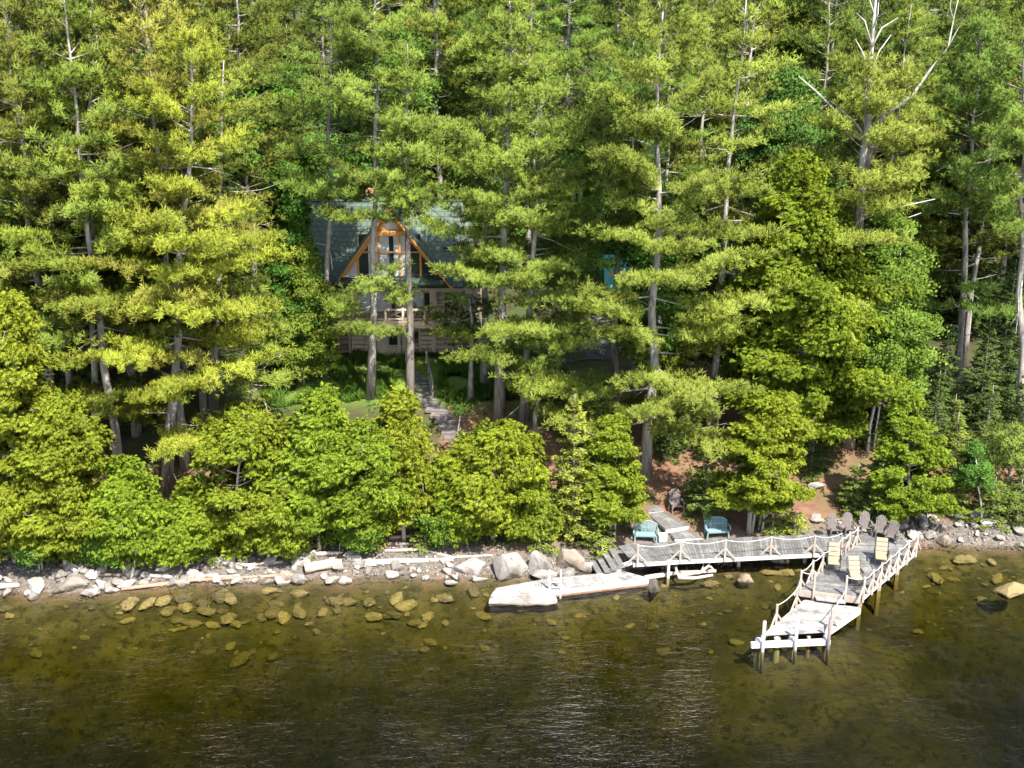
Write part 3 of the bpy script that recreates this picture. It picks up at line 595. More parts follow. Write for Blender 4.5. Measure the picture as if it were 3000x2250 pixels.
for i, (lab, x, y, ty, rp, col) in enumerate([
  ('young spruce right of the old wooden chair by the path', 1516, 1098, 955, 44, (1.25,1.2,1,1)),
  ('spruce sapling with a bare white lower stem near the turquoise bench', 1525, 1125, 1000, 42, (1.2,1.2,1,1)),
  ('knee-high spruce shrub between the bench and the reddish slope', 1716, 1158, 1098, 40, (1.7,1.6,1,1)),
  ('small spruce right of the multi-stemmed cedar', 1668, 1150, 1060, 34, (1.3,1.25,1,1)),
  ('dark spruce filling the shade right of the round cedar', 1752, 1015, 880, 46, (.75,.85,.8,1)),
  ('spruce behind the first and second brown chairs', 1845, 1110, 1000, 52, (1.25,1.2,.9,1)),
  ('spruce close behind the middle brown chair', 1895, 1125, 960, 55, (1.2,1.2,.9,1)),
  ('tall spruce to the right of the chair-row cedar', 2045, 1110, 890, 50, (1.35,1.25,.9,1)),
  ('spruce above the shadowed rocks at right', 2140, 1130, 1030, 50, (1.2,1.2,.9,1)),
  ('little fir left of the bushy path-side cedar', 1285, 1170, 1050, 44, (1.3,1.25,.9,1)),
  ('low spruce bush at the foot of the wide low cedar', 1165, 1185, 1090, 46, (1.5,1.4,.9,1)),
  ('small spruce bush over the boulders by the boardwalk steps', 1300, 1203, 1165, 24, (1.7,1.6,1,1)),
  ('dark young spruce at the right edge', 2195, 1130, 1010, 48, (.9,.95,.9,1)),
  ('small spruce poking out of the cedars right of the bright yellow pine', 445, 1205, 1020, 40, (1.3,1.25,.9,1)),
  ('spruce squeezed between the shore cedars above the thick barkless log', 648, 1195, 1010, 42, (1.2,1.2,.9,1)),
  ('small spruce at the edge of the reddish bank under the stairs', 918, 1178, 1040, 38, (1.3,1.25,.9,1)),
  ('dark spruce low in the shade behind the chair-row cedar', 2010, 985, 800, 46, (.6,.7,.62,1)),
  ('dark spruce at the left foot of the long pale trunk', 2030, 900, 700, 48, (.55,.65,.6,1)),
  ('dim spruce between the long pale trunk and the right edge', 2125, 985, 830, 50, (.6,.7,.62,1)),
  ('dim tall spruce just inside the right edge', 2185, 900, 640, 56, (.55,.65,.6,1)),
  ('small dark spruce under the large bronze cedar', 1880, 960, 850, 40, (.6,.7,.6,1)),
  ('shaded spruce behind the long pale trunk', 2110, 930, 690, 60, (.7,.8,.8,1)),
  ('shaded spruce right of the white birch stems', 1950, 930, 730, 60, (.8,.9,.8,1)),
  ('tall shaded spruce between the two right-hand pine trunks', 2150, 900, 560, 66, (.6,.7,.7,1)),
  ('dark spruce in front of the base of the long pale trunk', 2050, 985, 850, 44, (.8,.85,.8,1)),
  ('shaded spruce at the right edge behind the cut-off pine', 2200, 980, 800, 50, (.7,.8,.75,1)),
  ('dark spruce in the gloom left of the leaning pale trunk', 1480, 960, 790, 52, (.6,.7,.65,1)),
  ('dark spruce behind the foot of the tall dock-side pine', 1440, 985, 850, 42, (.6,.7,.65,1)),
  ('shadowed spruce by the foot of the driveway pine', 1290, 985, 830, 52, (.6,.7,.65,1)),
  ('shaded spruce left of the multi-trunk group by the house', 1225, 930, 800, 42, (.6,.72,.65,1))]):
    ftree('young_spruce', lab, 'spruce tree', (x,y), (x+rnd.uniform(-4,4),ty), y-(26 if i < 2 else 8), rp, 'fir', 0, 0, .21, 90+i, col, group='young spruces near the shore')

# ------------------------------------------------------------------ the forest behind
PINES = [pine_meshes('pine', 200+i, H, cb, Rm, (rnd.uniform(-.5,.5), rnd.uniform(-.5,.5)), gap=(1.6,1.85,1.4,2.0,1.7)[i], dense=.9, blades=(.28,.32,.26,.30,.34)[i], prof=(.5,.6,.45,.7,.4)[i]) for i, (H, cb, Rm) in enumerate([(24,7,4.6),(26,9,5.0),(22,6,4.3),(25,10,5.2),(23,8,4.2)])]
SPRU = [spruce_meshes('spruce', 220+i, H, Rm, 1.0, .34, .5, .14) for i, (H, Rm) in enumerate([(12,2.6),(15,3.0),(9,2.2)])]
BROD = [lump_crown('broad', 230+i, H, cb, Rm, 'broad', 230, 60, .24, lump=1.0, r0=.15, shape='round') for i, (H, cb, Rm) in enumerate([(15,4,3.6),(18,6,4.0),(12,2.5,3.2)])]
protos = {}
def proto(kind, i):
    if (kind, i) not in protos:
        ms = {'pine': PINES, 'spruce': SPRU, 'broad': BROD}[kind][i]
        nm, mt, tm = {'pine': ('white_pine','pine','bark'), 'spruce': ('spruce_tree','spruce','bark'), 'broad': ('maple_tree','broad','bark')}[kind]
        protos[(kind, i)] = (nm, mt, tm, ms)
    nm, mt, tm, ms = protos[(kind, i)]
    lab, cat, grp = {'pine': ('tall white pine deep in the forest behind the lakeside bank','pine tree','pines of the forest behind'),
        'spruce': ('dark pointed spruce in the forest understory behind the bank','spruce tree','spruces of the forest understory'),
        'broad': ('rounded green broadleaf tree among the forest pines','tree','broadleaf trees of the forest')}[kind]
    return nm, mt, tm, ms, lab, cat, grp
def plant(kind, x, y, s, col):
    i = rnd.randrange(len({'pine': PINES, 'spruce': SPRU, 'broad': BROD}[kind])); nm, mt, tm, ms, lab, cat, grp = proto(kind, i)
    return tree(nm, ms, tm, mt, (x, y, T(x, y)), lab, cat, grp, col, rnd.uniform(0, 6.28), s=s)
def blocked(x, y, r=0):
    d = y-float(shore(x))
    if d < 7: return True
    if -17 < x < 3.5 and y < 87: return True                # house and the ground before it
    if 0 < x < 9 and y < 84: return True                     # driveway
    u = x/y
    if .014 < u < .07 and y < 117: return True              # view to the lawn
    if y < 66 and -3 < x < 22: return True
    if y < 76 and x > 13: return True
    return False
y = 64.0; nplant = [0, 0]
while y < 142:
    step = 4.3+(y-64)*.03
    x = -y*.47-4
    while x < y*.47+4:
        px, py = x+rnd.uniform(-1.6,1.6), y+rnd.uniform(-1.8,1.8); x += step*rnd.uniform(.8,1.25)
        if blocked(px, py): continue
        q = rnd.random(); v = rnd.uniform(.62,1.15); w_ = rnd.uniform(.85,1.18)
        left = px < -6
        if q < .62: plant('pine', px, py, rnd.uniform(.85,1.2), (v*w_*(1.04 if left else .93), v, v*.82, 1))
        elif q < .78: plant('broad', px, py, rnd.uniform(.7,1.1), (v, v*1.05, v*.9, 1))
        else: plant('spruce', px, py, rnd.uniform(.7,1.2), (v*.9, v*.9, v*.85, 1))
    y += step

# ------------------------------------------------------------------ boardwalk, pier, swim platform
def planks(mb, A, B, C, D, w=.15, th=.045, gap=.012, jit=.004):
    """boards laid side by side from edge AD to edge BC; each board runs A->D"""
    A, B, C, D = [np.array(p, float) for p in (A, B, C, D)]; n = max(2, int(round(max(np.linalg.norm(B-A), np.linalg.norm(C-D))/w)))
    for i in range(n):
        u0 = i/n; u1 = (i+1)/n-gap/(w*n); e = rnd.uniform(-.02,.02); f = rnd.uniform(-.02,.02)
        def q(u, v): a = A+(B-A)*u; d = D+(C-D)*u; l = np.linalg.norm(d-a); return a+(d-a)*(v+(e if v == 0 else f)/max(l,.1))
        z = np.array([0,0,rnd.uniform(-jit,jit)]); t4 = [q(u0,0)+z, q(u1,0)+z, q(u1,1)+z, q(u0,1)+z]
        mb.hexa([p-np.array([0,0,th]) for p in t4], t4)
def up(p, dz): return (p[0], p[1], p[2]+dz)
def sag(a, b, s=.16, n=9): 
    a = np.array(a, float); b = np.array(b, float); return [a+(b-a)*t-np.array([0,0,s*4*t*(1-t)]) for t in np.linspace(0, 1, n)]
def rail_posts(root, bases, h, perp, brace=True, drop=.2, w=.10):
    """one post part per base point, with two raking braces under it as its sub-parts"""
    for i, b in enumerate(bases):
        m = MB(); m.bar(up(b,-drop), up(b,h), w, w, (0,1,0)); po = m.build('rail_post', M['post'], root, bevel=.008)
        if brace:
            d = np.array(perp[i]); 
            for sg in (-1, 1):
                q = MB(); q.bar(np.array(b)+d*sg*.55+np.array([0,0,-.08]), up(b, h*.55), .06, .08)
                k = q.build('brace', M['post'], po, org=tuple(root.location))
def ropes(root, pts, s=.16, r=.022):
    for a, b in zip(pts[:-1], pts[1:]): 
        m = MB(); m.tube(sag(a, b, s), r, 5); m.build('rope', M['rope'], root, smooth=True)
ZD = 1.0
# shore boardwalk
o = atz(*s6(350,560), ZD); root = empty('boardwalk', (o[0],o[1],0), 'long grey plank boardwalk running along the shore to the pier', 'boardwalk')
fr = [atz(*s5(845,985), ZD), atz(*s5(1300,955), ZD), atz(*s5(1735,935), ZD), atz(*s6(350,580), ZD), atz(*s6(880,555), ZD), atz(*s6(1095,530), ZD)]
bk = [atz(*s5(700,826), ZD), atz(*s5(1215,785), ZD), atz(*s5(1700,752), ZD), atz(*s6(330,402), ZD), atz(*s6(800,385), ZD), atz(*s6(1185,382), ZD)]
mb = MB(); fa = MB()
for i in range(5):
    planks(mb, fr[i], fr[i+1], bk[i+1], bk[i], .16)
    fa.bar(up(fr[i],-.15)-np.array([0,.03,0]), up(fr[i+1],-.15)-np.array([0,.03,0]), .06, .20); 
mb.build('deck', M['deck'], root); fa.build('fascia', M['whitewood'], root)
fb = MB(); fb.bar(up(bk[0],-.15), up(bk[4],-.15), .08, .18); fb.build('joist', M['post'], root)
pb = [atz(*p, ZD) for p in (s5(885,985), s5(1300,950), s5(1732,935), s6(350,572), s6(772,560))]; pb = [p-np.array([0,.10,0]) for p in pb]
rail_posts(root, pb, 1.0, [(1,0,0)]*5)
ropes(root, [up(p,.97) for p in pb]+[up(atz(*s6(1040,540), ZD),.95), ])
for p in (s5(1190,990), s5(1885,960), s6(60,600), s6(705,590), s6(540,590)):
    q = atz(*p, .55); m = MB(); zb = T(q[0], q[1]+.3)-.3; m.bar((q[0],q[1]+.3,zb), (q[0],q[1]+.3,.93), .16, .16, (0,1,0)); m.build('pile', M['pilewood'], root)
# boardwalk steps down to the swim platform
for k in range(4):
    z = ZD-.17*(k+1); A = atz(*s5(655-62*k+8, 850+38*k), z); B = atz(*s5(760-66*k, 1012+32*k), z); dirv = nrmz(A-B)
    perp = np.array([-.30,-.05,0])
    m = MB(); m.hexa([B-np.array([0,0,.06]), B+perp-np.array([0,0,.06]), A+perp-np.array([0,0,.06]), A-np.array([0,0,.06])], [B, B+perp, A+perp, A]); m.build('step', M['deck'], root)
A = atz(*s5(835,985), .95); B = atz(*s5(560,1085), .25); m = MB(); m.bar(A, B, .07, .22); m.build('stringer', M['whitewood'], root)

# main pier, landing included
L0, Rr0 = atz(*s6(642,912), ZD), atz(*s6(1232,985), ZD)
L1, Rr1 = atz(*s6(1100,545), ZD), atz(*s6(1748,545), ZD)
root = empty('pier', (float((L0+Rr0)[0]/2), float((L0+Rr0)[1]/2), 0), 'grey plank pier with rope railings, running from the landing out over the water', 'pier')
mb = MB(); planks(mb, L0, L1, Rr1, Rr0, .17); mb.build('deck', M['deck'], root)
lp = [atz(*s6(1185,382), ZD), atz(*s6(900,385), ZD), atz(*s6(905,345), ZD), atz(*s6(1350,355), ZD), atz(*s6(1500,395), ZD), atz(*s6(1660,440), ZD), Rr1, L1]
mb = MB(); planks(mb, lp[7]+np.array([0,0,.004]), lp[0]+np.array([0,0,.004]), lp[5]+np.array([0,0,.004]), lp[6]+np.array([0,0,.004]), .17)
planks(mb, lp[0], lp[3], lp[4], lp[5], .17); planks(mb, lp[1], lp[0], lp[3], lp[2], .17); mb.build('landing', M['deck'], root)
m = MB(); m.bar(up(L0,-.19)-np.array([0,.05,0]), up(Rr0,-.19)-np.array([0,.05,0]), .06, .34); m.build('front_skirt', M['post'], root)
m = MB(); m.bar(up(L0,-.17)-np.array([.05,0,0]), up(L1,-.17)-np.array([.05,0,0]), .06, .24); m.bar(up(Rr0,-.17)+np.array([.05,0,0]), up(Rr1,-.17)+np.array([.05,0,0]), .06, .24); m.build('side_beam', M['whitewood'], root)
axv = nrmz(L1-L0); axr = nrmz(Rr1-Rr0)
lb = [L0+np.array([-.02,-.1,0])]+[L0+(L1-L0)*t for t in (.24,.45,.68,.86)]+[L1+np.array([.1,.1,0]), atz(*s6(1190,490), ZD)]
rb = [Rr0+(Rr1-Rr0)*t+np.array([.1,-.05,0]) for t in (0,.16,.31,.47,.63,.82,1.0)]
rail_posts(root, lb, 1.02, [axv]*7, drop=.3); rail_posts(root, rb, 1.02, [axr]*7, drop=.3)
fp = [L0+(Rr0-L0)*.22-np.array([0,.1,0]), L0+(Rr0-L0)*.74-np.array([0,.1,0])]
rail_posts(root, fp, 1.02, [(1,0,0)]*2, False, .4)
ropes(root, [up(p,.98) for p in lb], .13); ropes(root, [up(p,.98) for p in rb], .13); ropes(root, [up(lb[0],.96), up(fp[0],.96)], .08); ropes(root, [up(fp[1],.96), up(rb[0],.96)], .08)
for t in (.15,.5,.85):
    for a, b in ((L0, L1), (Rr0, Rr1)):
        q = a+(b-a)*t+(Rr0-L0)*(.13 if a is L0 else -.13); m = MB(); m.bar((q[0],q[1],T(q[0],q[1])-.3), (q[0],q[1],.9), .18, .18, (0,1,0)); m.build('pile', M['pilewood'], root)

# lower pier section at the end
ZL = .62
E0, E1, E2, E3 = atz(*s6(280,1362), ZL), atz(*s6(880,1330), ZL), atz(*s6(1222,1092), ZL), atz(*s6(690,1018), ZL)
root = empty('pier_end', (float((E0+E2)[0]/2), float((E0+E2)[1]/2), 0), 'lower bleached white platform stepping down at the outer end of the pier', 'pier')
mb = MB(); planks(mb, E0, E3, E2, E1, .17); mb.build('deck', M['deck_pale'], root)
m = MB(); e0 = E0+np.array([-.55,-.25,-.36]); e1 = E1+np.array([.22,-.25,-.36]); m.bar(e0, e1, .22, .26); m.build('bumper_beam', M['whitewood'], root, bevel=.02)
m = MB(); m.bar(up(E1,-.2)+np.array([.04,0,0]), up(E2,-.2)+np.array([.04,0,0]), .06, .30); m.bar(up(E0,-.2)-np.array([.04,0,0]), up(E3,-.2)-np.array([.04,0,0]), .06, .30); m.build('side_beam', M['whitewood'], root)
for t in (.10,.34,.52,.74,.96):
    q = e0+(e1-e0)*t+np.array([0,.18,0]); m = MB(); m.tube([(q[0],q[1],T(q[0],q[1])-.2), (q[0],q[1],.46)], .14 if t != .74 else .085, 10); m.build('pile', M['palepile'] if t != .74 else M['pilewood'], root)
for t, dk in ((.14,0),(.55,0),(.965,1)):
    q = e0+(e1-e0)*t+np.array([0,-.19,0]); m = MB(); m.tube([(q[0],q[1],T(q[0],q[1])-.2),(q[0],q[1],1.55)], .075, 10); p = m.build('mooring_pole', M['oldwood'] if dk else M['palepile'], root, smooth=True)
    if dk: p['label'] = 'dark mooring pole'
hb = [E0+(E3-E0)*.30, E0+(E3-E0)*.78]; hr = [E1+(E2-E1)*.12+np.array([.1,0,0])]
rail_posts(root, hb, 1.0, [nrmz(E3-E0)]*2); rail_posts(root, hr, 1.0, [nrmz(E2-E1)])
ropes(root, [up(hb[0],.96), up(hb[1],.96), up(lb[0],.6)], .12); ropes(root, [up(hr[0],.96), up(fp[1],.3)], .1)
st = [L0+(Rr0-L0)*t for t in (.24,.72)]
m = MB(); planks(m, up(st[0]-np.array([0,.5,0]),-.2), up(st[1]-np.array([0,.5,0]),-.2), up(st[1]-np.array([0,.12,0]),-.2), up(st[0]-np.array([0,.12,0]),-.2), .4, .05); m.build('step', M['deck_pale'], root)

# low swim platform on the left
ZS = .34
G = [atz(*s2(*p), ZS) for p in ((1000,714),(1345,650),(1828,604),(2000,650),(1372,724))]
root = empty('swim_platform', (float(G[4][0]), float(G[4][1]), 0), 'low white floating swim platform between the pale flat boulder and the shore', 'dock')
mb = MB(); planks(mb, G[4], G[3], G[2], G[1], .16); planks(mb, G[0], G[4], G[1], G[0]+(G[1]-G[0])*.08, .16); mb.build('deck', M['deck_pale'], root)
m = MB(); m.bar(up(G[4],-.16), up(G[3],-.16), .10, .24); m.bar(up(G[0],-.13), up(G[4],-.13), .08, .16); m.build('fascia', M['whitewood'], root)
m = MB(); m.bar(up(G[4],-.33), up(G[3],-.33), .13, .12); m.build('waterline_log', M['drift'], root).color = (.55,.36,.27,1)
for x in (1348,1420):
    q = atz(*s2(x,722), ZS); m = MB(); m.bar(up(q,-.5), up(q,1.05), .09, .09, (0,1,0)); m.build('handrail_post', M['whitewood'], root, bevel=.01)
m = MB()
for dz in (.1,.4): 
    m.bar(up(atz(*s2(1348,722), ZS),dz)-np.array([0,.0,0]), up(atz(*s2(1420,722), ZS),dz), .05, .05)
m.build('ladder_rung', M['whitewood'], root)
for x, y, zt in ((2118,640,.95),):
    q = atz(*s2(x,y), .1); m = MB(); m.bar((q[0],q[1],T(q[0],q[1])-.2), (q[0],q[1],1.0), .13, .13, (0,1,0)); m.build('pile', M['palepile'], root)

# path slabs
for k, (lab, pts, z) in enumerate((
   ('lowest grey slab of the path, next to the boardwalk', (s5(1250,755),s5(1525,745),s5(1385,662),s5(1175,672)), None),
   ('long middle grey slab of the path beside the old wooden chair', (s5(1160,665),s5(1382,625),s5(1150,492),s5(985,505)), None),
   ('short uppermost slab of the path, half hidden by cedar', (s5(985,500),s5(1142,480),s5(1080,430),s5(985,445)), None))):
    P = [at(*p) for p in pts]; z = max(p[2] for p in P)-.02; c = sum(P)/4
    P = [np.array(atz(*p, z)) for p in pts]; r = empty('path_slab', (c[0],c[1],z), lab, 'path slab', 'slabs of the stepped path')
    m = MB(); planks(m, P[0], P[1], P[2], P[3], .30, .05, .006); m.build('top', M['deck'], r)
    m = MB(); m.bar(up(P[0],-.15), up(P[1],-.15), .06, .2); m.build('riser', M['whitewood'], r)
    m = MB(); m.bar(up(P[0],-.15), up(P[3],-.15), .06, .2); m.bar(up(P[1],-.15), up(P[2],-.15), .06, .2); m.build('side_board', M['deck'], r)

# ------------------------------------------------------------------ furniture
def adirondack(mat, label, group):
    r = empty('adirondack_chair', (0,0,0), label, 'chair', group)
    m = MB()
    for i in range(6): m.box((0,-.30+i*.095,.36-i*.022), (.52,.085,.025))
    m.build('seat', M[mat], r, bevel=.004); m = MB()
    for i in range(7):
        x = (i-3)*.082; h = .86-.022*(i-3)**2; m.hexa([(x*.86-.034,.20,.24),(x*.86+.034,.20,.24),(x*.86+.034,.225,.24),(x*.86-.034,.225,.24)], [(x*1.12-.037,.52,.24+h),(x*1.12+.037,.52,.24+h),(x*1.12+.037,.545,.24+h),(x*1.12-.037,.545,.24+h)])
    m.bar((-.3,.33,.52), (.3,.33,.52), .03, .08); m.bar((-.3,.46,.86), (.3,.46,.86), .03, .07); m.build('backrest', M[mat], r)
    for sg in (-1, 1):
        m = MB(); m.prism([(sg*.27,-.42),(sg*.41,-.42),(sg*.41,.1),(sg*.36,.34),(sg*.29,.34)][::sg], .56, .585); m.build('arm', M[mat], r)
        m = MB(); m.bar((sg*.32,-.34,0), (sg*.32,-.34,.56), .05, .11, (0,1,0)); m.build('leg', M[mat], r)
        m = MB(); m.bar((sg*.27,-.36,.34), (sg*.27,.52,.02), .04, .12); m.bar((sg*.34,.30,.05), (sg*.34,.30,.56), .04, .06, (0,1,0)); m.build('side_rail', M[mat], r)
    return r
def place(r, p, rz): r.location = [float(c) for c in p]; r.rotation_euler = (0,0,rz); return r
def deckz(px, py):
    p = at(px, py); q = atz(px, py, ZD); return q if q[2] >= p[2]-.3 else p
cl = ['brown slatted garden chair at the left end of the row on the landing','second brown slatted chair from the left, in front of the reddish slope','brown slatted chair in the middle of the row of five','brown slatted chair fourth from the left, against the pale stones','rightmost brown slatted chair, lowest in the row']
ch0 = None
for i, (x, y, rz) in enumerate(((982,398,.10),(1128,388,.05),(1290,378,-.05),(1440,418,-.22),(1545,468,-.45))):
    p = atz(*s6(x,y), ZD+.01); p = p+np.array([0,.25,0])
    if ch0 is None: ch0 = place(adirondack('brownplastic', cl[i], 'brown chairs on the landing'), p, rz); ch0.scale = (.88,.88,.88)
    else: dup(ch0, p, rz, .88, cl[i])
p = at(*s5(1272,505)); place(adirondack('oldwood', 'dark weathered wooden garden chair beside the path slabs', None), p+np.array([0,.3,0]), .12)
def bench(label, group):
    r = empty('garden_bench', (0,0,0), label, 'bench', group)
    m = MB(); 
    for i in range(7): m.box((0,-.24+i*.075,.42-.006*i), (1.06,.06,.03))
    m.box((0,-.28,.39), (1.08,.035,.09)); m.build('seat', M['teal'], r, bevel=.004); m = MB(); n = 17
    for i in range(n):
        u = (i-(n-1)/2)/((n-1)/2); x = u*.56; h = .54-.19*abs(u)**2.6; m.hexa([(x-.02,.25,.38),(x+.02,.25,.38),(x+.02,.275,.38),(x-.02,.275,.38)], [(x*1.06-.022,.36,.42+h),(x*1.06+.022,.36,.42+h),(x*1.06+.022,.385,.42+h),(x*1.06-.022,.385,.42+h)])
    us = np.linspace(-1, 1, 15); m.tube([(u*.595,.375,.43+.54-.19*abs(u)**2.6) for u in us], .034, 6)
    m.tube([(-.595,.35,.80),(-.57,.26,.40)], .032, 6); m.tube([(.595,.35,.80),(.57,.26,.40)], .032, 6); m.bar((-.58,.31,.62), (.58,.31,.62), .02, .05); m.build('backrest', M['teal'], r)
    for sg in (-1, 1):
        m = MB(); m.tube([(sg*.58,.32,.66),(sg*.62,.10,.68),(sg*.63,-.18,.67),(sg*.63,-.30,.60),(sg*.62,-.30,.48),(sg*.58,-.24,.42)], [.03,.035,.04,.038,.033,.03], 7); m.build('arm', M['teal'], r, smooth=True)
        for yy, sp_ in ((-.25,-.05),(.26,.06)):
            m = MB(); m.bar((sg*.54,yy,.40), (sg*.58,yy+sp_,0), .07, .06, (0,1,0)); m.build('leg', M['teal'], r)
    return r
p = at(*s5(1665,762)); b0 = place(bench('turquoise slatted bench right of the path, under the multi-stemmed cedar', 'turquoise benches'), p+np.array([0,.28,0]), .10)
p = at(*s5(970,800)); dup(b0, p+np.array([0,.28,0]), -.06, 1, 'turquoise slatted bench left of the path, half under cedar boughs')
p = at(*s5(1128,788)); r = empty('plastic_stool', p, 'small white plastic stool standing at the arm of the left turquoise bench', 'stool', rz=.1)
m = MB(); m.hexa([(-.21,-.17,.05),(.21,-.17,.05),(.21,.17,.05),(-.21,.17,.05)], [(-.24,-.19,.46),(.24,-.19,.46),(.24,.19,.46),(-.24,.19,.46)]); m.build('body', M['whiteplastic'], r, org=(0,0,0), bevel=.03)
for sx in (-1, 1):
    for sy in (-1, 1): m = MB(); m.bar((sx*.17,sy*.13,0), (sx*.17,sy*.13,.06), .06); m.build('leg', M['whiteplastic'], r, org=(0,0,0))
def lounger(label, group, seatpad=True):
    r = empty('deck_recliner', (0,0,0), label, 'recliner', group)
    m = MB()
    for sg in (-1, 1):
        m.tube([(sg*.31,-.55,.36),(sg*.31,.10,.34),(sg*.31,.48,1.12)], .018, 6); m.tube([(sg*.31,-.28,0),(sg*.31,-.20,.55),(sg*.31,.28,.62)], .016, 6); m.tube([(sg*.31,.45,0),(sg*.31,.0,.56)], .016, 6)
    m.tube([(-.31,-.28,.02),(.31,-.28,.02)], .014, 6); m.tube([(-.31,.45,.02),(.31,.45,.02)], .014, 6); m.tube([(-.31,.48,1.12),(.31,.48,1.12)], .018, 6); m.build('frame', M['darkmetal'], r)
    for sg in (-1, 1): m = MB(); m.box((sg*.33,.02,.61), (.06,.46,.03)); m.build('arm', M['darkmetal'], r)
    m = MB()
    for k in range(4):
        a, b = k/4+.012, (k+1)/4-.012; f = lambda t: np.array([0,.07+.42*t,.36+.80*t]); n_ = np.array([0,-.09,.045]); hw = np.array([.27,0,0])
        m.hexa([f(a)-hw, f(a)+hw, f(a)+hw+n_, f(a)-hw+n_], [f(b)-hw, f(b)+hw, f(b)+hw+n_, f(b)-hw+n_])
    m.build('back_cushion', M['beige'], r, bevel=.02)
    m = MB(); m.box((0,-.15,.395), (.54,.46,.085)); m.build('seat_cushion', M['beige'], r, bevel=.025)
    m = MB()
    for k in range(6): m.bar((-.29,-.42-.075*k,.345-.035*k), (.29,-.42-.075*k,.345-.035*k), .022, .02)
    for sg in (-1, 1): m.bar((sg*.29,-.40,.35), (sg*.29,-.86,.14), .025, .03); m.bar((sg*.2,-.80,.16), (sg*.2,-.80,0), .02)
    m.build('footrest', M['darkmetal'], r)
    return r
p = atz(*s6(975,735), ZD+.01); l0 = place(lounger('beige cushioned recliner by the left railing of the pier', 'beige recliners on the pier'), p+np.array([0,.25,0]), -.22)
p = atz(*s6(1185,880), ZD+.01); dup(l0, p+np.array([0,.3,0]), .05, 1, 'beige cushioned recliner nearest the water, at the front right corner post')
p = atz(*s6(1440,690), ZD+.01); p3 = p+np.array([0,.3,0]); l3 = dup(l0, p3, -.25, 1, 'beige cushioned recliner by the right railing with an orange towel on it')
r = empty('towel', p3, 'crumpled orange and white towel on the seat of the right-hand recliner', 'towel', rz=-.25)
m = MB(); g_ = np.random.default_rng(5); n = 9
V = [(x*.26, -.15+y*.2, .445+.05*g_.random()*(1-max(abs(x),abs(y))**4)) for y in np.linspace(-1,1,n) for x in np.linspace(-1,1,n)]
V += [(a, b, c-.02) for a, b, c in V]; q = n*n
F = [(j*n+i, j*n+i+1, (j+1)*n+i+1, (j+1)*n+i) for j in range(n-1) for i in range(n-1)]; F += [tuple(k+q for k in f[::-1]) for f in F]
m.poly(V, F); m.build('towel_cloth', M['cloth_orange'], r, org=(0,0,0), smooth=True)
p = atz(*s6(1005,585), ZD+.01); r = empty('side_table', p, 'small dark wooden side table at the left railing behind the recliner', 'side table', rz=.3)
m = MB()
for k in range(5): m.box((-.28+.14*k,0,.5), (.125,.5,.03))
m.build('top', M['oldwood'], r, org=(0,0,0))
for sx in (-1, 1):
    for sy in (-1, 1): m = MB(); m.bar((sx*.28,sy*.2,0), (sx*.28,sy*.2,.485), .05); m.build('leg', M['oldwood'], r, org=(0,0,0))

# ------------------------------------------------------------------ rocks and driftwood
def rock_mesh(seed, n=16, flat=.7, rough=.12, sub=1):
    g = np.random.default_rng(seed); bm = bmesh.new()
    for p in nrmz(g.normal(size=(n,3)))*(.85+.3*g.random((n,1))): bm.verts.new(p*np.array([1,.8,flat]))
    r_ = bmesh.ops.convex_hull(bm, input=bm.verts); bmesh.ops.delete(bm, geom=[e for e in r_['geom_interior'] if isinstance(e, bmesh.types.BMVert)], context='VERTS')
    bmesh.ops.bevel(bm, geom=bm.edges[:], offset=.07, segments=2, affect='EDGES', profile=.6)
    bmesh.ops.triangulate(bm, faces=bm.faces[:])
    for _ in range(sub): bmesh.ops.subdivide_edges(bm, edges=bm.edges[:], cuts=1)
    for v in bm.verts:
        q = mnoise.fractal(v.co*2.2+Vector((seed*3.1,0,0)), 1.0, 2.0, 4); v.co += v.co.normalized()*q*rough
    me = bpy.data.meshes.new('rock'); bm.to_mesh(me); bm.free(); 
    for p in me.polygons: p.use_smooth = True
    return me
RK = [rock_mesh(300+i, rnd.choice((10,13,18,24)), rnd.uniform(.5,.85)) for i in range(12)]
for me in RK: me.materials.append(M['rock'])
SK = [rock_mesh(340+i, 46, .5, .14) for i in range(5)]
for me in SK: me.materials.append(M['subrock'])
def rock(me, x, y, z, s, label, group, name='rock', col=None, cat='rock', rz=None, tilt=.3):
    o = bpy.data.objects.new(name, me); COL.objects.link(o); o.location = (float(x), float(y), float(z)); o.rotation_euler = (rnd.uniform(-tilt,tilt), rnd.uniform(-tilt,tilt), rnd.uniform(0,6.28) if rz is None else rz)
    o.scale = s if hasattr(s, '__len__') else (s,)*3
    if col: o.color = col
    return tag(o, label, cat, group)
LL, LG = 'angular pale stone lying among the driftwood on the left shore', 'stones along the left shore'
for i in range(185):
    x = rnd.uniform(-29, -1.5); d = rnd.uniform(-.5, 1.9); s = .15+.34*rnd.random()**1.6
    if -8 < x: d = rnd.uniform(-.4,1.0)
    yy = float(shore(x))+d; rock(RK[i % 12], x, yy, T(x,yy)+s*.25, (s*rnd.uniform(.8,1.4),s,s*rnd.uniform(.7,1.1)), LL, LG)
RL, RG = 'grey angular stone of the bank to the right of the pier', 'stones along the right shore'
for i in range(80):
    x = rnd.uniform(16.2, 29); d = rnd.uniform(-.5, 2.6); s = .16+.34*rnd.random()**1.5
    yy = float(shore(x))+d; rock(RK[i % 12], x, yy, T(x,yy)+s*.35, (s*rnd.uniform(.8,1.4),s,s*rnd.uniform(.7,1.1)), RL, RG)
BL, BG = 'rounded stone at the waterline under the boardwalk', 'stones under the boardwalk'
for i in range(30):
    x = rnd.uniform(1.5, 14.5); d = rnd.uniform(-.9, .9); s = .16+.34*rnd.random()**1.5
    yy = float(shore(x))+d; rock(RK[i % 12], x, yy, T(x,yy)+s*.2, (s*1.2,s,s*.8), BL, BG)
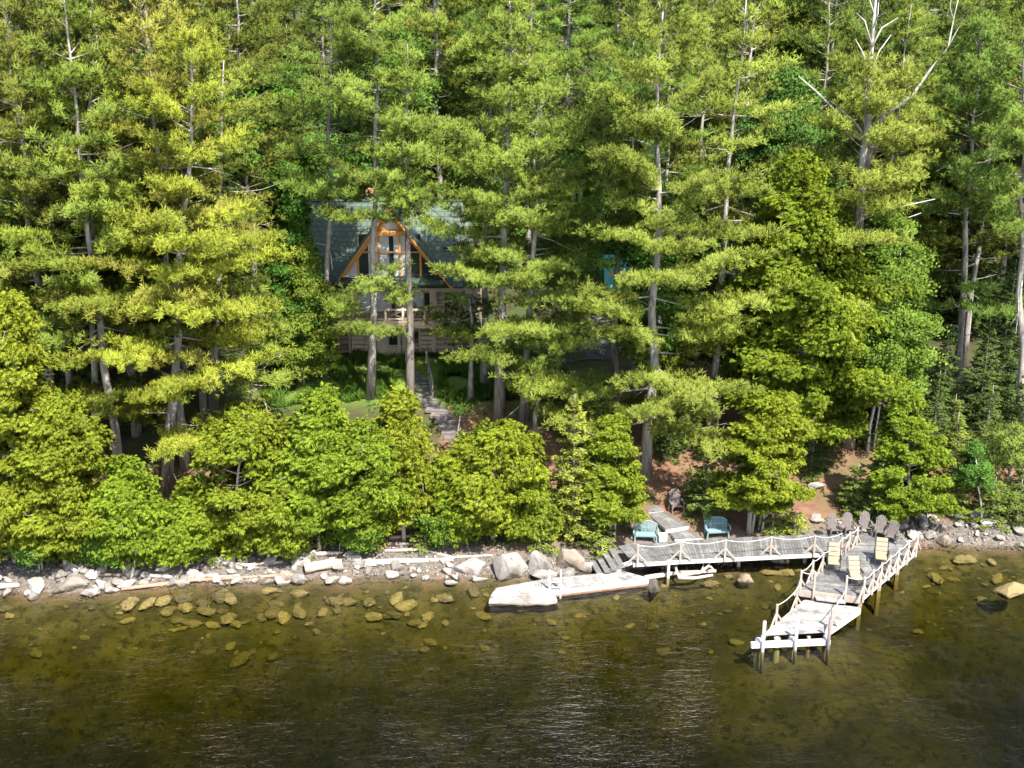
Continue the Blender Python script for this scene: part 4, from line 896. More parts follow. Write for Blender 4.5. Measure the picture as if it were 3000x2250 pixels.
def boulder(lab, px, py, wpx, hpx, seed, col=(1,1,1,1), n=20, dz=0, group=None, dy=.5, flat=.8):
    """px,py: waterline or ground contact at the centre; width and height in source pixels"""
    p = at(px, py) if dz is None else atz(px, py, 0); k = FPX/(p[1]*cp+(29-p[2])*sp); W = wpx/k/2; Hh = hpx/k/(.88+.25)
    me = rock_mesh(seed, n, 1.0, .10, 2); me.materials.append(M['boulder'])
    o = rock(me, p[0], p[1]+W*dy, p[2]+Hh*.18, (W*1.02, W*.85*flat/.8, Hh*.82), lab, group, 'boulder', col, 'boulder', rz=rnd.uniform(-.3,.3), tilt=.1)
    return o
def slab():
    bm = bmesh.new(); g = np.random.default_rng(9)
    top = [atz(*s2(x, y), .60) for x, y in ((985,732),(1008,712),(1130,700),(1335,706),(1368,722),(1376,742),(1180,750))]
    low = [atz(*s2(x, y), 0) for x, y in ((955,818),(1180,830),(1392,822))]+[atz(*s2(x, y), -.7) for x, y in ((930,858),(1180,872),(1415,862))]+[p+np.array([dx,1.2,-1.3]) for p, dx in ((top[1],-.3),(top[4],.3))]
    c = sum(top)/len(top)
    for p in top+low+[(top[0]+low[0])/2+np.array([-.04,-.05,.06]), (top[5]+low[2])/2+np.array([.05,-.06,.06])]: bm.verts.new(p-c)
    r_ = bmesh.ops.convex_hull(bm, input=bm.verts); bmesh.ops.delete(bm, geom=[e for e in r_['geom_interior'] if isinstance(e, bmesh.types.BMVert)], context='VERTS')
    bmesh.ops.bevel(bm, geom=bm.edges[:], offset=.05, segments=2, affect='EDGES'); bmesh.ops.triangulate(bm, faces=bm.faces[:])
    for _ in range(3): bmesh.ops.subdivide_edges(bm, edges=bm.edges[:], cuts=1)
    for v in bm.verts: v.co += Vector((.3,.6,1)).normalized()*mnoise.fractal(v.co*1.6, 1.0, 2.0, 5)*.09
    me = bpy.data.meshes.new('boulder'); bm.to_mesh(me); bm.free(); o = link('boulder', me, M['boulder']); o.location = [float(q) for q in c]; o.color = (1.45,1.42,1.42,1)
    tag(o, 'broad pale flat-topped boulder in the water at the tip of the swim platform', 'boulder')
slab()
boulder('dark upright boulder at the right end of the swim platform', *s2(2022,745), 44, 50, 402, (.42,.40,.38,1))
boulder('pale split boulder at the left end of the boulder row', *s2(822,632), 108, 55, 403, (1.1,1.05,1.03,1))
boulder('largest rounded grey boulder in the row at the water', *s2(1078,650), 124, 80, 404, (.85,.83,.80,1), 26)
boulder('leaning grey boulder right of the largest one', *s2(1290,625), 90, 78, 405, (.92,.88,.85,1))
boulder('tan boulder with a dark cap next to the boardwalk steps', *s2(1485,612), 92, 80, 406, (.95,.82,.68,1))
boulder('low stone under the leaning boulder at the waterline', *s2(1290,665), 84, 28, 407)
boulder('pale stone at the foot of the boardwalk steps', *s2(1600,610), 60, 30, 408, (1.1,1.05,1,1))
boulder('brown-grey sloping boulder at the far left waterline', *s1(420,520), 130, 52, 409, (.75,.70,.62,1))
boulder('small pinkish rock standing alone in the water at left', *s1(575,545), 54, 22, 410, (1.05,.98,.95,1))
boulder('tiny pale rock in the water beside the long brown log', *s1(712,522), 30, 20, 411, (1.15,1.1,1.08,1))
boulder('square pale block of stone at the end of the thick log', *s1(1910,400), 52, 42, 412, (1.15,1.1,1.06,1), 12)
boulder('round tan stone below the square pale block', *s1(1845,455), 58, 36, 413, (1.0,.88,.74,1))
boulder('grey stone touching the water right of the round tan stone', *s1(1930,462), 56, 28, 414, (.8,.78,.76,1))
boulder('small white rock in the shallows left of the boulders', *s2(20,690), 46, 22, 415, (1.2,1.18,1.16,1))
boulder('flat grey rock awash before the pale split boulder', *s2(710,692), 40, 12, 416)
boulder('stone block standing in the shallows under the boardwalk', *s3(618,555), 52, 20, 417, (1.1,1.05,1,1))
boulder('brownish stone half under water by the pier', *s3(410,680), 50, 24, 418, (.85,.7,.5,1))
boulder('pale flat rock lying on the reddish slope', *f_(1762,1055), 56, 22, 419, (1.25,1.2,1.1,1), dz=None, dy=.1)
boulder('tan stone at the waterline right of the pier', *s3(1700,440), 50, 34, 420, (1.05,.92,.8,1))
boulder('large submerged golden boulder at the right edge', *f_(2195,1290), 110, 30, 421, (.85,.68,.32,1), flat=.9)
SLB, SG = 'golden-brown stone under the shallow water', 'stones seen through the water'
sub = [s1(*p) for p in ((840,600),(960,605),(1060,585),(1175,570),(1200,625),(1320,605),(1095,650),(1150,710),(1250,730),(1380,740),(1480,700),(1530,735),(1490,570),(1940,530),(1790,605),(1690,690),(1780,655),(1830,690),(1940,655),(2090,655),(2160,590),(1560,970),(1770,940),(240,920),(1340,650),(1420,560),(830,712),(1740,515))]
sub += [s2(*p) for p in ((360,790),(420,840),(180,815),(860,740),(670,790),(1180,850),(210,910),(320,900),(480,950),(560,905),(40,810),(920,900),(190,670))]
sub += [s3(*p) for p in ((180,700),(560,605),(660,600),(400,640),(1830,540),(2000,550),(2100,740),(2040,660),(1950,800),(1640,660),(2190,690),(760,580),(300,640),(1870,490))]
for i, (a, b) in enumerate(sub):
    p = at(a, b); s = rnd.uniform(.3,.6); rock(SK[i % 5], p[0], p[1], min(p[2]+s*.16, -.12-s*.3), (s*rnd.uniform(.95,1.3),s*.9,s*.7), SLB, SG, 'submerged_stone', tilt=.12)
for i in range(300):
    a = rnd.uniform(0,3000); b = 1705+210*rnd.random()**1.4-(60 if a > 2300 else 0); p = at(a, b)
    if p[2] > -.2: continue
    s = .07+.26*rnd.random()**2; rock(SK[i % 5], p[0], p[1], min(p[2]+s*.12,-.1-s*.4), (s*rnd.uniform(.9,1.3),s*.9,s*.6), SLB, SG, 'submerged_stone', tilt=.12)

def log(lab, pts, r, col=(1,1,1,1), src=s1, lift=0):
    P = []
    for x, y in pts: p = at(*src(x, y)); P.append(np.array([p[0], p[1], max(p[2], 0.0)+r*.6+lift]))
    Q = []
    for a, b in zip(P[:-1], P[1:]): Q += [a+(b-a)*t for t in (0,.33,.66)]
    Q.append(P[-1]); g = np.random.default_rng(int(r*1e5)+len(lab)); Q = [q+g.normal(size=3)*r*.12 for q in Q]; c = sum(Q)/len(Q)
    rr = [r*(1-.35*i/(len(Q)-1))*(1+.1*g.normal()) for i in range(len(Q))]
    m = MB(); m.tube(Q, rr, 9); o = m.build('driftwood_log', M['drift'], org=tuple(c), smooth=True); o.location = [float(v) for v in c]; o.color = col
    return tag(o, lab, 'log', 'driftwood logs on the shore')
log('short white log at the far left waterline', [(-60,500),(125,485)], .14, (1.2,1.2,1.2,1))
log('long reddish-brown log lying along the water edge', [(790,512),(1250,462),(1800,425)], .11, (.75,.50,.38,1))
log('bleached log resting behind the long reddish-brown log', [(980,420),(1300,440),(1780,395)], .08, (1.15,1.12,1.1,1))
log('thick barkless log right of the square pale block', [(1975,385),(2215,350)], .30, (1.1,.95,.82,1))
log('straight pale log above the thick barkless log', [(1820,295),(2225,268)], .12, (1.15,1.1,1.05,1))
log('pale log on the upper edge of the stones with a reddish stain', [(1330,320),(1600,350),(1830,330)], .10, (1.1,1.0,.95,1))
log('dark stubby log in the shade on the left stones', [(600,410),(790,420)], .12, (.35,.32,.3,1))
log('thin stick lying across the far left stones', [(110,365),(360,440)], .03, (.8,.75,.7,1))
log('long white log before the boulder row', [(215,560),(460,548),(725,540)], .16, (1.2,1.18,1.15,1), s2)
log('upper reddish log under the low cedar', [(310,395),(600,375)], .12, (1.0,.8,.7,1), s2)
log('pale crooked log between the white log and the cedar', [(280,480),(520,470),(740,525)], .08, (1.15,1.1,1.05,1), s2)
log('thin bleached log pointing at the pale split boulder', [(700,520),(980,505)], .06, (1.15,1.12,1.1,1), s2)
log('dark weathered log in the shade behind the pale crooked log', [(300,440),(680,430)], .11, (.45,.4,.37,1), s2)
log('log floating along the foot of the boardwalk', [(1960,690),(2190,660),(2420,640)], .13, (1.0,.95,.9,1), s2)
p = at(*s1(848,440)); q = atY(*s1(884,236), p[1]+.4); m = MB(); m.tube([p, (p+q)/2+np.array([.03,0,0]), q], [.07,.055,.035], 7); o = m.build('leaning_pole', M['drift'], org=tuple(p), smooth=True); o.location = [float(v) for v in p]
tag(o, 'bleached pole leaning upright from the stones against the shore cedar', 'driftwood')
# tangled root of driftwood
p = atz(*s5(1430,1120), .3); r = empty('driftwood_root', p, 'white tangled driftwood root lying under the boardwalk', 'driftwood'); m = MB()
for pts, rd in (([(1290,1120),(1400,1100),(1500,1085),(1580,1020)], .10), ([(1290,1075),(1330,1090),(1480,1095)], .06), ([(1580,1020),(1600,960),(1640,900)], .05), ([(1250,970),(1265,1060),(1295,1140)], .08),
                ([(1290,1140),(1450,1140),(1620,1110)], .09), ([(1560,1040),(1600,1030),(1625,1060)], .07), ([(1500,1085),(1530,1020),(1525,990)], .03)):
    Q = [atz(*s5(a, b), .35+i*.1) for i, (a, b) in enumerate(pts)]; m.tube(Q, [rd*(1-.5*i/len(Q)) for i in range(len(Q))], 7)
m.build('root', M['drift'], r, smooth=True).color = (1.1,1.08,1.05,1)

# loose pebbles that nobody could count
gp = np.random.default_rng(77); V = []; F = []
tv = np.array([(1,0,0),(-1,0,0),(0,1,0),(0,-1,0),(0,0,1),(0,0,-1)], float); tf = np.array([(0,2,4),(2,1,4),(1,3,4),(3,0,4),(2,0,5),(1,2,5),(3,1,5),(0,3,5)])
for i in range(5200):
    x = gp.uniform(-31, 30); d = gp.uniform(-.6, 2.6); y = float(shore(x))+d
    if 0 < x < 16 and d > .8: continue
    s = .03+.09*gp.random()**2; q = tv*(s*(.7+.6*gp.random((6,3)))); a = gp.random()*6.28; ca, sa = math.cos(a), math.sin(a)
    q = np.stack([q[:,0]*ca-q[:,1]*sa, q[:,0]*sa+q[:,1]*ca, q[:,2]*.8], 1)+np.array([x, y, T(x,y)+s*.3]); F.append(tf+6*len(V)); V.append(q)
M['pebble'] = surf('pebble_stone', (.17,.15,.13), (.38,.35,.315), 2.5, .9, None, 0, c3=(.09,.08,.07), island=.5, wet=(.45,.42,.36))
tag(link('pebbles', npmesh('pebbles', np.concatenate(V), np.concatenate(F)), M['pebble']), 'small loose pebbles filling the shore between the larger stones', 'pebbles', kind='stuff')

# ------------------------------------------------------------------ the log house
YW, YD, YG, YR = 77.6, 75.6, 76.4, 80.2
X_ = lambda zx, Y: float(atY(*sh(zx, 800), Y)[0]); Z_ = lambda zy, Y: float(atY(*sh(800, zy), Y)[2])
hc = ((X_(300,YW)+X_(1540,YW))/2, YW, 3.6)
H = empty('log_house', hc, 'log house with a green metal roof and a tall orange-framed glass gable above a balcony', 'house')
def hb(name, mat, boxes, parent=None, bevel=0, label=None):
    """boxes given as left, right, near, far, low, high in world metres"""
    m = MB()
    for (x0, x1, y0, y1, z0, z1) in boxes: m.box(((x0+x1)/2,(y0+y1)/2,(z0+z1)/2), (x1-x0,y1-y0,z1-z0))
    o = m.build(name, M[mat], parent or H, org=hc, bevel=bevel)
    if label: o['label'] = label
    return o
zdk0, zdk1 = Z_(1222,YD), Z_(1150,YD); zeave = Z_(872,YW-1.2); XL, XR = X_(300,YW), X_(1540,YW); zb = T(X_(800,YW), YW)-.4
n = 8; zz = np.linspace(zb, zdk0, n+1)
def logs(name, x0, x1, y, z0, z1, mat='log', n=8, rad=None):
    m = MB(); h = (z1-z0)/n
    for i in range(n): m.tube([(x0,y,z0+h*(i+.5)),(x1,y,z0+h*(i+.5))], h*.54, 8)
    return m.build(name, M[mat], H, org=hc, smooth=True)
logs('wall', XL, XR, YW+.2, zb, zdk0, n=8)
hb('core', 'log', [(XL+.1,XR-.1,YW+.25,YW+8,zb,zeave)], label='log walls behind the front')
logs('wall', X_(480,YW), XR, YW+.2, zdk1, zeave-.1, n=8, mat='logpale')
# framed panels, door and posts of the ground floor
for a, b in ((455,480),(470,492),(620,642),(690,770),(765,785),(855,880),(1030,1045),(1140,1172),(895,925)):
    hb('timber_post', 'logpale', [(X_(a,YW),X_(b,YW),YW-.25,YW+.05,zb,zdk0)])
for a, b in ((492,620),(1045,1140),(785,855)):
    zt = Z_(1240 if a != 785 else 1365, YW); z0 = Z_(1450,YW); nb = 6; m = MB()
    for i in range(nb): m.box(((X_(a,YW)+X_(b,YW))/2, YW-.14, z0+(zt-z0)*(i+.5)/nb), (X_(b,YW)-X_(a,YW), .12, (zt-z0)/nb*.80))
    m.build('plank_panel', M['logpale'], H, org=hc)
for a, b, y0, y1 in ((612,632,1240,1340),(780,857,1275,1352),(985,1030,1235,1340),(1380,1410,1240,1310),(1470,1520,1240,1315)):
    w_ = hb('window', 'logpale', [(X_(a,YW)-.07,X_(b,YW)+.07,YW-.16,YW+.0,Z_(y1,YW)-.07,Z_(y1,YW)),(X_(a,YW)-.07,X_(b,YW)+.07,YW-.16,YW+.0,Z_(y0,YW),Z_(y0,YW)+.07),(X_(a,YW)-.07,X_(a,YW),YW-.16,YW,Z_(y1,YW),Z_(y0,YW)),(X_(b,YW),X_(b,YW)+.07,YW-.16,YW,Z_(y1,YW),Z_(y0,YW))])
    hb('pane', 'panedark', [(X_(a,YW),X_(b,YW),YW-.12,YW-.09,Z_(y1,YW),Z_(y0,YW))], w_)
for a in (445, 1165):
    m = MB(); x = X_(a,YW); m.bar((x,YW-.15,zdk0-.95), (x,YD+.2,zdk0-.05), .16, .18); m.build('bracket', M['orange'], H, org=hc)
# balcony
hb('balcony', 'logpale', [(X_(360,YD),X_(1440,YD),YD,YW+.3,zdk0,zdk0+.16),(X_(360,YD),X_(1440,YD),YD-.05,YD+.1,zdk0+.16,zdk1-.12)])
m = MB(); m.tube([(X_(205,YD),YD+.3,zdk0+.35),(X_(270,YD),YD+1.6,zdk0+.35)], .24, 10); m.build('log_end', M['drift'], H, org=hc)
RH = zdk1+.85
rl = hb('railing', 'logpale', [(X_(480,YD),X_(1340,YD),YD,YD+.07,Z_(1080,YD),Z_(1066,YD)),(X_(480,YD),X_(1340,YD),YD,YD+.07,zdk1-.02,zdk1+.06)])
prev = None
for zx in (500,640,760,905,1080,1230,1330):
    hb('rail_post', 'logpale', [(X_(zx,YD)-.07,X_(zx,YD)+.07,YD-.02,YD+.12,zdk1-.1,Z_(1060,YD))], rl)
    if prev:
        m = MB(); a, b = X_(prev,YD), X_(zx,YD); z0, z1 = zdk1+.06, Z_(1080,YD); m.bar((a,YD+.03,z0), (b,YD+.03,z1), .05); m.bar((a,YD+.06,z1), (b,YD+.06,z0), .05)
        m.bar(((a+b)/2+.1,YD+.03,z0), ((a+b)/2+.1,YD+.03,z1), .05); m.build('cross_brace', M['oldwood'], rl, org=hc)
    prev = zx
# main floor glazing
for a, b, mt in ((560,688,'panereflect'),(692,812,'panereflect'),(815,848,'panedark'),(852,912,'panereflect'),(988,1078,'panereflect'),(1082,1128,'panedark'),(1250,1330,'panedark'),(1400,1500,'panereflect')):
    w_ = hb('window', 'logpale', [(X_(a,YW)-.05,X_(a,YW),YW-.22,YW,zdk1,Z_(925,YW)),(X_(b,YW),X_(b,YW)+.05,YW-.22,YW,zdk1,Z_(925,YW)),(X_(a,YW)-.05,X_(b,YW)+.05,YW-.22,YW,Z_(925,YW),Z_(915,YW))])
    hb('pane', mt, [(X_(a,YW),X_(b,YW),YW-.16,YW-.12,zdk1,Z_(925,YW))], w_)
for a, b in ((914,986),(1130,1186),(500,552)): hb('timber_post', 'logpale', [(X_(a,YW),X_(b,YW),YW-.35,YW-.02,zdk1-.1,zeave)])
hb('header_beam', 'logpale', [(X_(480,YW),XR,YW-.5,YW-.2,Z_(915,YW)+.02,zeave+.05)])
for k, (a, yy, c) in enumerate(((860,1095,'darkmetal'),(1000,1105,'darkmetal'))):
    p = (X_(a,YW-1.0), YW-1.0, zdk0+.16); r = empty('balcony_chair', p, ('dark metal chair on the balcony left of the dark-barked pine','dark metal chair on the balcony right of the dark-barked pine')[k], 'chair', rz=.4*k)
    m = MB(); m.box((0,0,.42), (.45,.45,.04)); m.build('seat', M[c], r, org=(0,0,0)); m = MB()
    for i in range(6): m.bar((-.2+.08*i,.2,.44), (-.2+.08*i,.3,.95), .02)
    m.bar((-.22,.3,.95), (.22,.3,.95), .04); m.build('backrest', M[c], r, org=(0,0,0))
    for sx in (-1, 1):
        for sy in (-1, 1): m = MB(); m.bar((sx*.2,sy*.2,0), (sx*.2,sy*.2,.41), .035); m.build('leg', M[c], r, org=(0,0,0))
# roofs: slab with tile rows running along the eave
def roof(name, A, B, C, D, th=.14, mat='roof', parent=None, flip=1):
    A, B, C, D = [np.array(p, float) for p in (A, B, C, D)]; u = nrmz(B-A); nrm = nrmz(np.cross(B-A, D-A)); v = np.cross(nrm, u)
    if nrm[2] < 0: nrm = -nrm
    top = [A, B, C, D]; bot = [p-nrm*th for p in top]; m = MB(); m.hexa(bot, top); me = m.mesh(name, hc)
    uv = me.uv_layers.new(name='UVMap')
    for l in me.loops:
        q = np.array(me.vertices[l.vertex_index].co)+np.array(hc)-A; uv.data[l.index].uv = (float(q@u), float(abs(q@v)))
    return link(name, me, M[mat], parent or H)
ye = YW-1.2; zr = Z_(192,YR); xl, xr = X_(20,YR), X_(1400,YR); xl2 = X_(250,ye)
roof('roof', (xl2,ye,zeave-.15), (XR+.4,ye,zeave-.15), (xr,YR,zr), (xl,YR,zr))
roof('roof', (XR+.4,2*YR-ye,zeave-.15), (xl2,2*YR-ye,zeave-.15), (xl,YR,zr), (xr,YR,zr))
m = MB(); m.tube([(xl,YR,zr+.03),(xr,YR,zr+.03)], .10, 8); m.build('ridge_cap', M['roof'], H, org=hc)
# left wing with its own slope catching the sun
roof('wing_roof', (X_(-60,YR-2),YR-2.5,zeave+.8), (X_(245,YR-2),YR-3.4,zeave+.6), (X_(165,YR),YR-.05,zr-.1), (X_(20,YR),YR+.2,zr-.05))
# glass gable
pk = (X_(822,YG), Z_(215,YG)); gl = (X_(398,YG), Z_(805,YG)); gr = (X_(1262,YG), Z_(805,YG)); zbot = Z_(800,YG)
def rake(x): return pk[1]+(gl[1]-pk[1])*(pk[0]-x)/(pk[0]-gl[0]) if x < pk[0] else pk[1]+(gr[1]-pk[1])*(x-pk[0])/(gr[0]-pk[0])
for (e, nm) in ((gl, 'l'), (gr, 'r')):
    dx = (e[0]-pk[0]); dz = e[1]-pk[1]; ex = .12
    E = (e[0]+dx*ex, e[1]+dz*ex)
    A = (E[0],YG-.75,E[1]+.25); B = (E[0],YR+.3,E[1]-.1); C = (pk[0],YR+.3,zr+.06); D = (pk[0],YG-.7,pk[1]+.16)
    roof('gable_roof', A, B, C, D, .16)
    m = MB(); m.bar((pk[0],YG-.55,pk[1]-.22), (E[0],YG-.55,E[1]-.06), .12, .34, (0,1,0)); m.build('barge_board', M['orange'], H, org=hc)
    m = MB(); m.bar((pk[0]+np.sign(dx)*.1,YG-.05,pk[1]-.75), (e[0]-np.sign(dx)*.25,YG-.05,e[1]+.02), .18, .30, (0,1,0)); m.build('rafter', M['orange'], H, org=hc)
hz0, hz1 = Z_(466,YG), Z_(424,YG)
xb0 = pk[0]-(pk[0]-gl[0])*(pk[1]-hz1)/(pk[1]-gl[1]); xb1 = pk[0]+(gr[0]-pk[0])*(pk[1]-hz1)/(pk[1]-gr[1])
hb('collar_beam', 'orange', [(xb0,xb1,YG-.40,YG-.05,hz0,hz1)], bevel=.03)
cols = [(430,555,'panereflect'),(555,640,'panedark'),(640,725,'panereflect'),(725,808,'panereflect'),(808,845,'panedark'),(845,893,'panereflect'),(893,945,'panereflect'),(945,1060,'panedark'),(1060,1235,'panedark')]
hb('gable_wall', 'dark', [(X_(560,YG),X_(1060,YG),YG+.35,YG+.4,zbot,Z_(470,YG))])
for a, b, mt in cols:
    x0, x1 = X_(a,YG), X_(b,YG); t0, t1 = min(rake(x0)-.12, hz0+.1), min(rake(x1)-.12, hz0+.1)
    if t0 < zbot+.02: t0 = zbot+.02
    if t1 < zbot+.02: t1 = zbot+.02
    m = MB(); m.hexa([(x0,YG+.02,zbot),(x1,YG+.02,zbot),(x1,YG+.06,zbot),(x0,YG+.06,zbot)], [(x0,YG+.02,t0),(x1,YG+.02,t1),(x1,YG+.06,t1),(x0,YG+.06,t0)]); m.build('gable_pane', M[mt], H, org=hc)
x0, x1 = X_(700,YG), X_(925,YG)
m = MB(); m.hexa([(x0,YG+.02,hz1),(x1,YG+.02,hz1),(x1,YG+.06,hz1),(x0,YG+.06,hz1)], [(pk[0]-.1,YG+.02,pk[1]-.7),(pk[0]+.1,YG+.02,pk[1]-.7),(pk[0]+.1,YG+.06,pk[1]-.7),(pk[0]-.1,YG+.06,pk[1]-.7)]); m.build('gable_pane', M['panereflect'], H, org=hc)
for a in (555,725,895,1060):
    x = X_(a,YG); hb('mullion', 'orange', [(x-.06,x+.06,YG-.10,YG+.03,zbot,min(rake(x)-.15, hz0))])
hb('transom', 'orange', [(X_(565,YG),X_(1055,YG),YG-.08,YG+.025,Z_(609,YG),Z_(599,YG))])
for a in (760,888): 
    x = X_(a,YG); hb('king_strut', 'orange', [(x-.07,x+.07,YG-.3,YG-.1,hz1,rake(x)-.2)])
roof('pent_roof', (X_(365,YG-1.3),YG-1.3,Z_(862,YG-1.3)), (X_(1245,YG-1.3),YG-1.3,Z_(862,YG-1.3)), (X_(1245,YG),YG-.0,zbot-.02), (X_(365,YG),YG-.0,zbot-.02), .1)
# shed dormer
yd = 78.3; dz0, dz1 = Z_(612,yd), Z_(552,yd); x0, x1 = X_(1275,yd), X_(1440,yd)
d_w = hb('dormer', 'log', [(x0,x1,yd,yd+3,dz0-.4,dz1)]); hb('pane', 'panedark', [(X_(1290,yd),X_(1365,yd),yd-.03,yd+.02,dz0,dz1-.08),(X_(1385,yd),X_(1430,yd),yd-.03,yd+.02,dz0,dz1-.08)], d_w)
roof('dormer_roof', (x0-.2,yd-.4,dz1-.02), (x1+.2,yd-.4,dz1-.02), (x1+.2,yd+2.4,dz1+1.15), (x0-.2,yd+2.4,dz1+1.15), .1)
# chimney
yc = 82.0; cx0, cx1 = X_(648,yc), X_(738,yc); cz = Z_(95,yc)
c_ = hb('chimney', 'brick', [(cx0,cx1,yc-.5,yc+.5,11,cz)]); hb('cap', 'whitewood', [(cx0-.12,cx1+.12,yc-.62,yc+.62,Z_(165,yc),Z_(140,yc))], c_); hb('flashing', 'roof', [(cx0-.03,cx1+.03,yc-.53,yc+.53,11.2,Z_(172,yc))], c_)

# staircase from the bank to the house
k1 = lambda x, y: (1000+x/2.212, 750+y/2.212)
b = at(*k1(525,910)); tp = atY(*k1(485,705), 76.2); r = empty('staircase', b, 'grey wooden staircase with handrails climbing to the log house', 'staircase'); n = 11; hw = .62
ax = nrmz(np.array([tp[0]-b[0], tp[1]-b[1], 0])); sd = np.array([ax[1],-ax[0],0])
for i in range(n):
    c = b+(tp-b)*((i+.5)/n); m = MB(); q = [c-sd*hw-ax*.15, c+sd*hw-ax*.15, c+sd*hw+ax*.15, c-sd*hw+ax*.15]
    m.hexa([up(p,-.06) for p in q], q); m.build('tread', M['deck'], r)
for sg in (-1, 1):
    m = MB(); m.bar(b+sd*sg*hw+np.array([0,0,-.12]), tp+sd*sg*hw+np.array([0,0,-.08]), .06, .24); m.build('stringer', M['post'], r)
    m = MB(); m.bar(b+sd*sg*(hw+.04)+np.array([0,0,.85]), tp+sd*sg*(hw+.04)+np.array([0,0,.95]), .09, .09); m.build('handrail', M['deck_pale'], r)
    for t in (.02,.35,.68,.98):
        c = b+(tp-b)*t+sd*sg*(hw+.04); m = MB(); m.bar(up(c,-.2), up(c,.9), .09, .09, (0,1,0)); m.build('baluster', M['post'], r)
m = MB(); q = [tp-sd*.9, tp+sd*.9, tp+sd*.9+ax*1.6, tp-sd*.9+ax*1.6]; planks(m, q[0], q[1], q[2], q[3], .16); m.build('landing', M['deck'], r)
P0, P1 = k1(548,932), k1(735,1180)
for i in range(8):
    t = i/7; p = at(P0[0]+(P1[0]-P0[0])*t+10*math.sin(t*3), P0[1]+(P1[1]-P0[1])*t); r = empty('timber_step', (p[0],p[1],p[2]), 'timber step of the winding earth stairs below the wooden staircase', 'step', 'timber steps of the earth stairs', rz=-.15+.3*t)
    m = MB(); m.box((0,-.15,.02), (1.35,.14,.2)); m.build('edge_log', M['oldwood'], r, org=(0,0,0), bevel=.02); m = MB(); m.box((0,.12,.06), (1.3,.42,.08)); m.build('tread', M['deck'], r, org=(0,0,0))

# ------------------------------------------------------------------ driveway, far roof, bits behind
def ribbon(name, pts, mat, dz, lab=None):
    P = [at(*q) for q in pts]; V = [(p[0],p[1]) for p in P]
    bm = bmesh.new(); f = bm.faces.new([bm.verts.new((v[0],v[1],0)) for v in V]); bmesh.ops.triangulate(bm, faces=[f])
    for _ in range(4): bmesh.ops.subdivide_edges(bm, edges=bm.edges[:], cuts=1)
    for v in bm.verts: v.co.z = T(v.co.x, v.co.y)+dz
    me = bpy.data.meshes.new(name); bm.normal_update(); bm.to_mesh(me); bm.free(); return tag(link(name, me, M[mat]), kind='structure')
ribbon('driveway', [k1(1300,680),k1(1760,680),k1(1900,560),k1(1850,515),k1(1700,530),k1(1500,555),k1(1250,565)], 'asphalt', .05)
ribbon('road', [k1(1330,440),k1(1850,450),k1(1900,370),k1(1700,400),k1(1560,385),k1(1420,375)], 'gravelroad', .05)
a, b_ = at(*k1(1490,495)), at(*k1(1760,480)); m = MB(); r = empty('stone_wall', tuple((a+b_)/2), 'low mossy stone wall between the asphalt and the upper road', 'wall'); g = random.Random(4)
for i in range(16):
    for j in range(2):
        c = a+(b_-a)*((i+.5*(j % 2)+.3)/16); m.box((c[0],c[1],c[2]+.2+.34*j), (g.uniform(.28,.36),.4,g.uniform(.27,.33)), g.uniform(-.1,.1))
m.build('stonework', M['stone'], r, bevel=.03)
p = atY(*k1(1850,110), 87); gz = T(p[0], 87); r = empty('shed', (p[0],88.2,gz), 'small building with a turquoise metal roof behind the driveway', 'shed'); c = tuple(r.location)
m = MB(); m.box((p[0],88.6,(gz+p[2]+.3)/2-.3), (2.7,2.6,p[2]+.3-gz)); m.build('wall', M['log'], r)
zt = atY(*k1(1850,60), 87)[2]; ze = atY(*k1(1850,235), 86)[2]
m = MB(); 
for sy in (-1, 1):
    A = [(p[0]-1.6,88.6+sy*2.2,ze),(p[0]+1.6,88.6+sy*2.2,ze),(p[0]+1.6,88.6,zt+.4),(p[0]-1.6,88.6,zt+.4)]; m.hexa([up(q,-.08) for q in A], A)
    for i in range(9): m.bar((p[0]-1.6+.4*i,88.6+sy*2.2,ze+.02), (p[0]-1.6+.4*i,88.6,zt+.42), .03, .05)
m.build('roof', M['teal_roof'], r)
for i, (x, y, yt) in enumerate(((1680,590,520),(1700,585,560),(1845,590,520))):
    b = at(x, y); tp = atY(x+4, yt-60, b[1]); m = MB(); Hh = tp[2]-b[2]; q = MB(); q.tube([(0,0,-.3),(.05,0,Hh*.5),(.1,.1,Hh)], [.28,.24,.18], 8)
    ms = lump_crown('birch', 500+i, Hh*1.8, Hh*.95, 2.0, 'broad', 120, 60, .24, lump=.8, r0=.24, shape='round')
    tree('birch_tree', ms, 'birch', 'broad', b, ('white birch trunk at the edge of the lawn','thinner pale birch trunk close to the first lawn birch','birch trunk on the right side of the sunlit lawn')[i], 'birch tree', 'birches by the lawn', (1,1.1,.9,1))

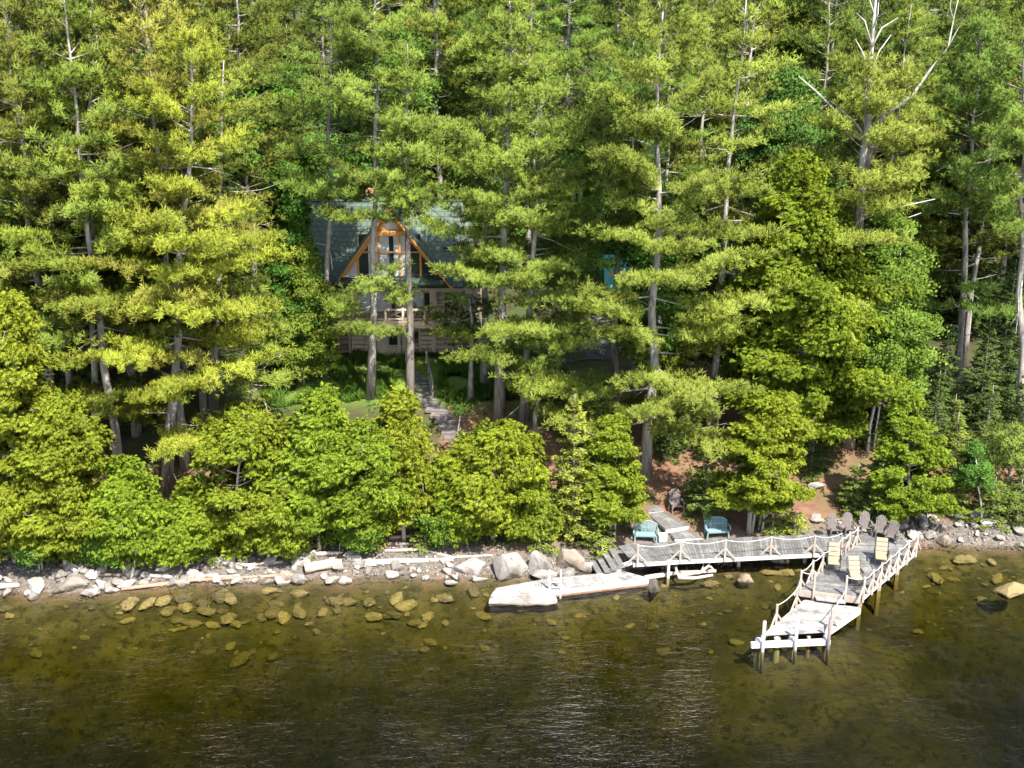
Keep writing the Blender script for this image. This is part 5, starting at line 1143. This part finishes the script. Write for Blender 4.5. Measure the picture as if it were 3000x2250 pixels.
# ------------------------------------------------------------------ ground cover: grass, ferns
P = []
def fill(n, fx):
    k = 0
    while k < n:
        p = fx()
        if p is not None: P.append(p)
        k += 1
sx0 = float(at(*k1(525,910))[0])
for i in range(15000):
    x, y = rnd.uniform(-15.5,3.5), rnd.uniform(70.3,77.2)
    if abs(x-sx0) < 1.0 and y < 77: continue
    if mnoise.noise((x*.5,y*.5,7.0)) < -.15: continue
    P.append((x,y,T(x,y)))
for i in range(6000):
    x, y = rnd.uniform(-3,14), rnd.uniform(92,118); P.append((x,y,T(x,y)))
P = np.array(P); D = rng.normal(size=P.shape)*.35+np.array([0,0,1]); v, f, tip, tint = scatter(*tuft_template(7,.8,.05,9), P, D, .38*(.5+rng.random(len(P))))
tag(link('fern_cover', npmesh('fern_cover', v, f, {'tip': tip, 'tint': tint, 'nrm': NRM}), M['grass']), 'bright green grass and ferns covering the ground before the house', 'grass', kind='stuff')
P = []
for i in range(9000):
    x = rnd.uniform(-30,30); d = 2.2+rnd.random()**1.5*14; y = float(shore(x))+d
    if mnoise.noise((x*.45,y*.45,2.0)) < .12: continue
    P.append((x,y,T(x,y)))
P = np.array(P); D = rng.normal(size=P.shape)*.5+np.array([0,0,.8]); v, f, tip, tint = scatter(*LEAF, P+np.array([0,0,.08]), D, .16*(.5+rng.random(len(P))))
tag(link('undergrowth', npmesh('undergrowth', v, f, {'tip': tip, 'tint': tint, 'nrm': NRM}), M['broad']), 'low leafy undergrowth scattered over the reddish needle litter', 'undergrowth', kind='stuff')

# ------------------------------------------------------------------ light
S = Vector((.37, -.67, 1.08)).normalized()
wd = bpy.data.worlds.new('World'); scene.world = wd; wd.use_nodes = True; nt = wd.node_tree
sky = nt.nodes.new('ShaderNodeTexSky'); sky.sky_type = 'NISHITA'; sky.sun_disc = False
sky.sun_elevation = math.asin(S.z); sky.sun_rotation = math.atan2(S.x, S.y); sky.air_density = 1.2; sky.dust_density = 1.5
nt.links.new(sky.outputs[0], nt.nodes['Background'].inputs[0]); nt.nodes['Background'].inputs[1].default_value = .12
sl = bpy.data.lights.new('sun', 'SUN'); sl.energy = 4.6; sl.angle = R(.53); sl.color = (1, .95, .86)
so = bpy.data.objects.new('sun', sl); COL.objects.link(so); so.rotation_euler = (-S).to_track_quat('-Z', 'Y').to_euler(); so.location = (20, -40, 80)
vs = scene.view_settings; vs.view_transform = 'Standard'; vs.look = 'None'; vs.exposure = 1.55; vs.gamma = 1
scene.cycles.max_bounces = 8; scene.cycles.transparent_max_bounces = 12; scene.cycles.diffuse_bounces = 3; scene.cycles.glossy_bounces = 3
scene.cycles.use_denoising = True
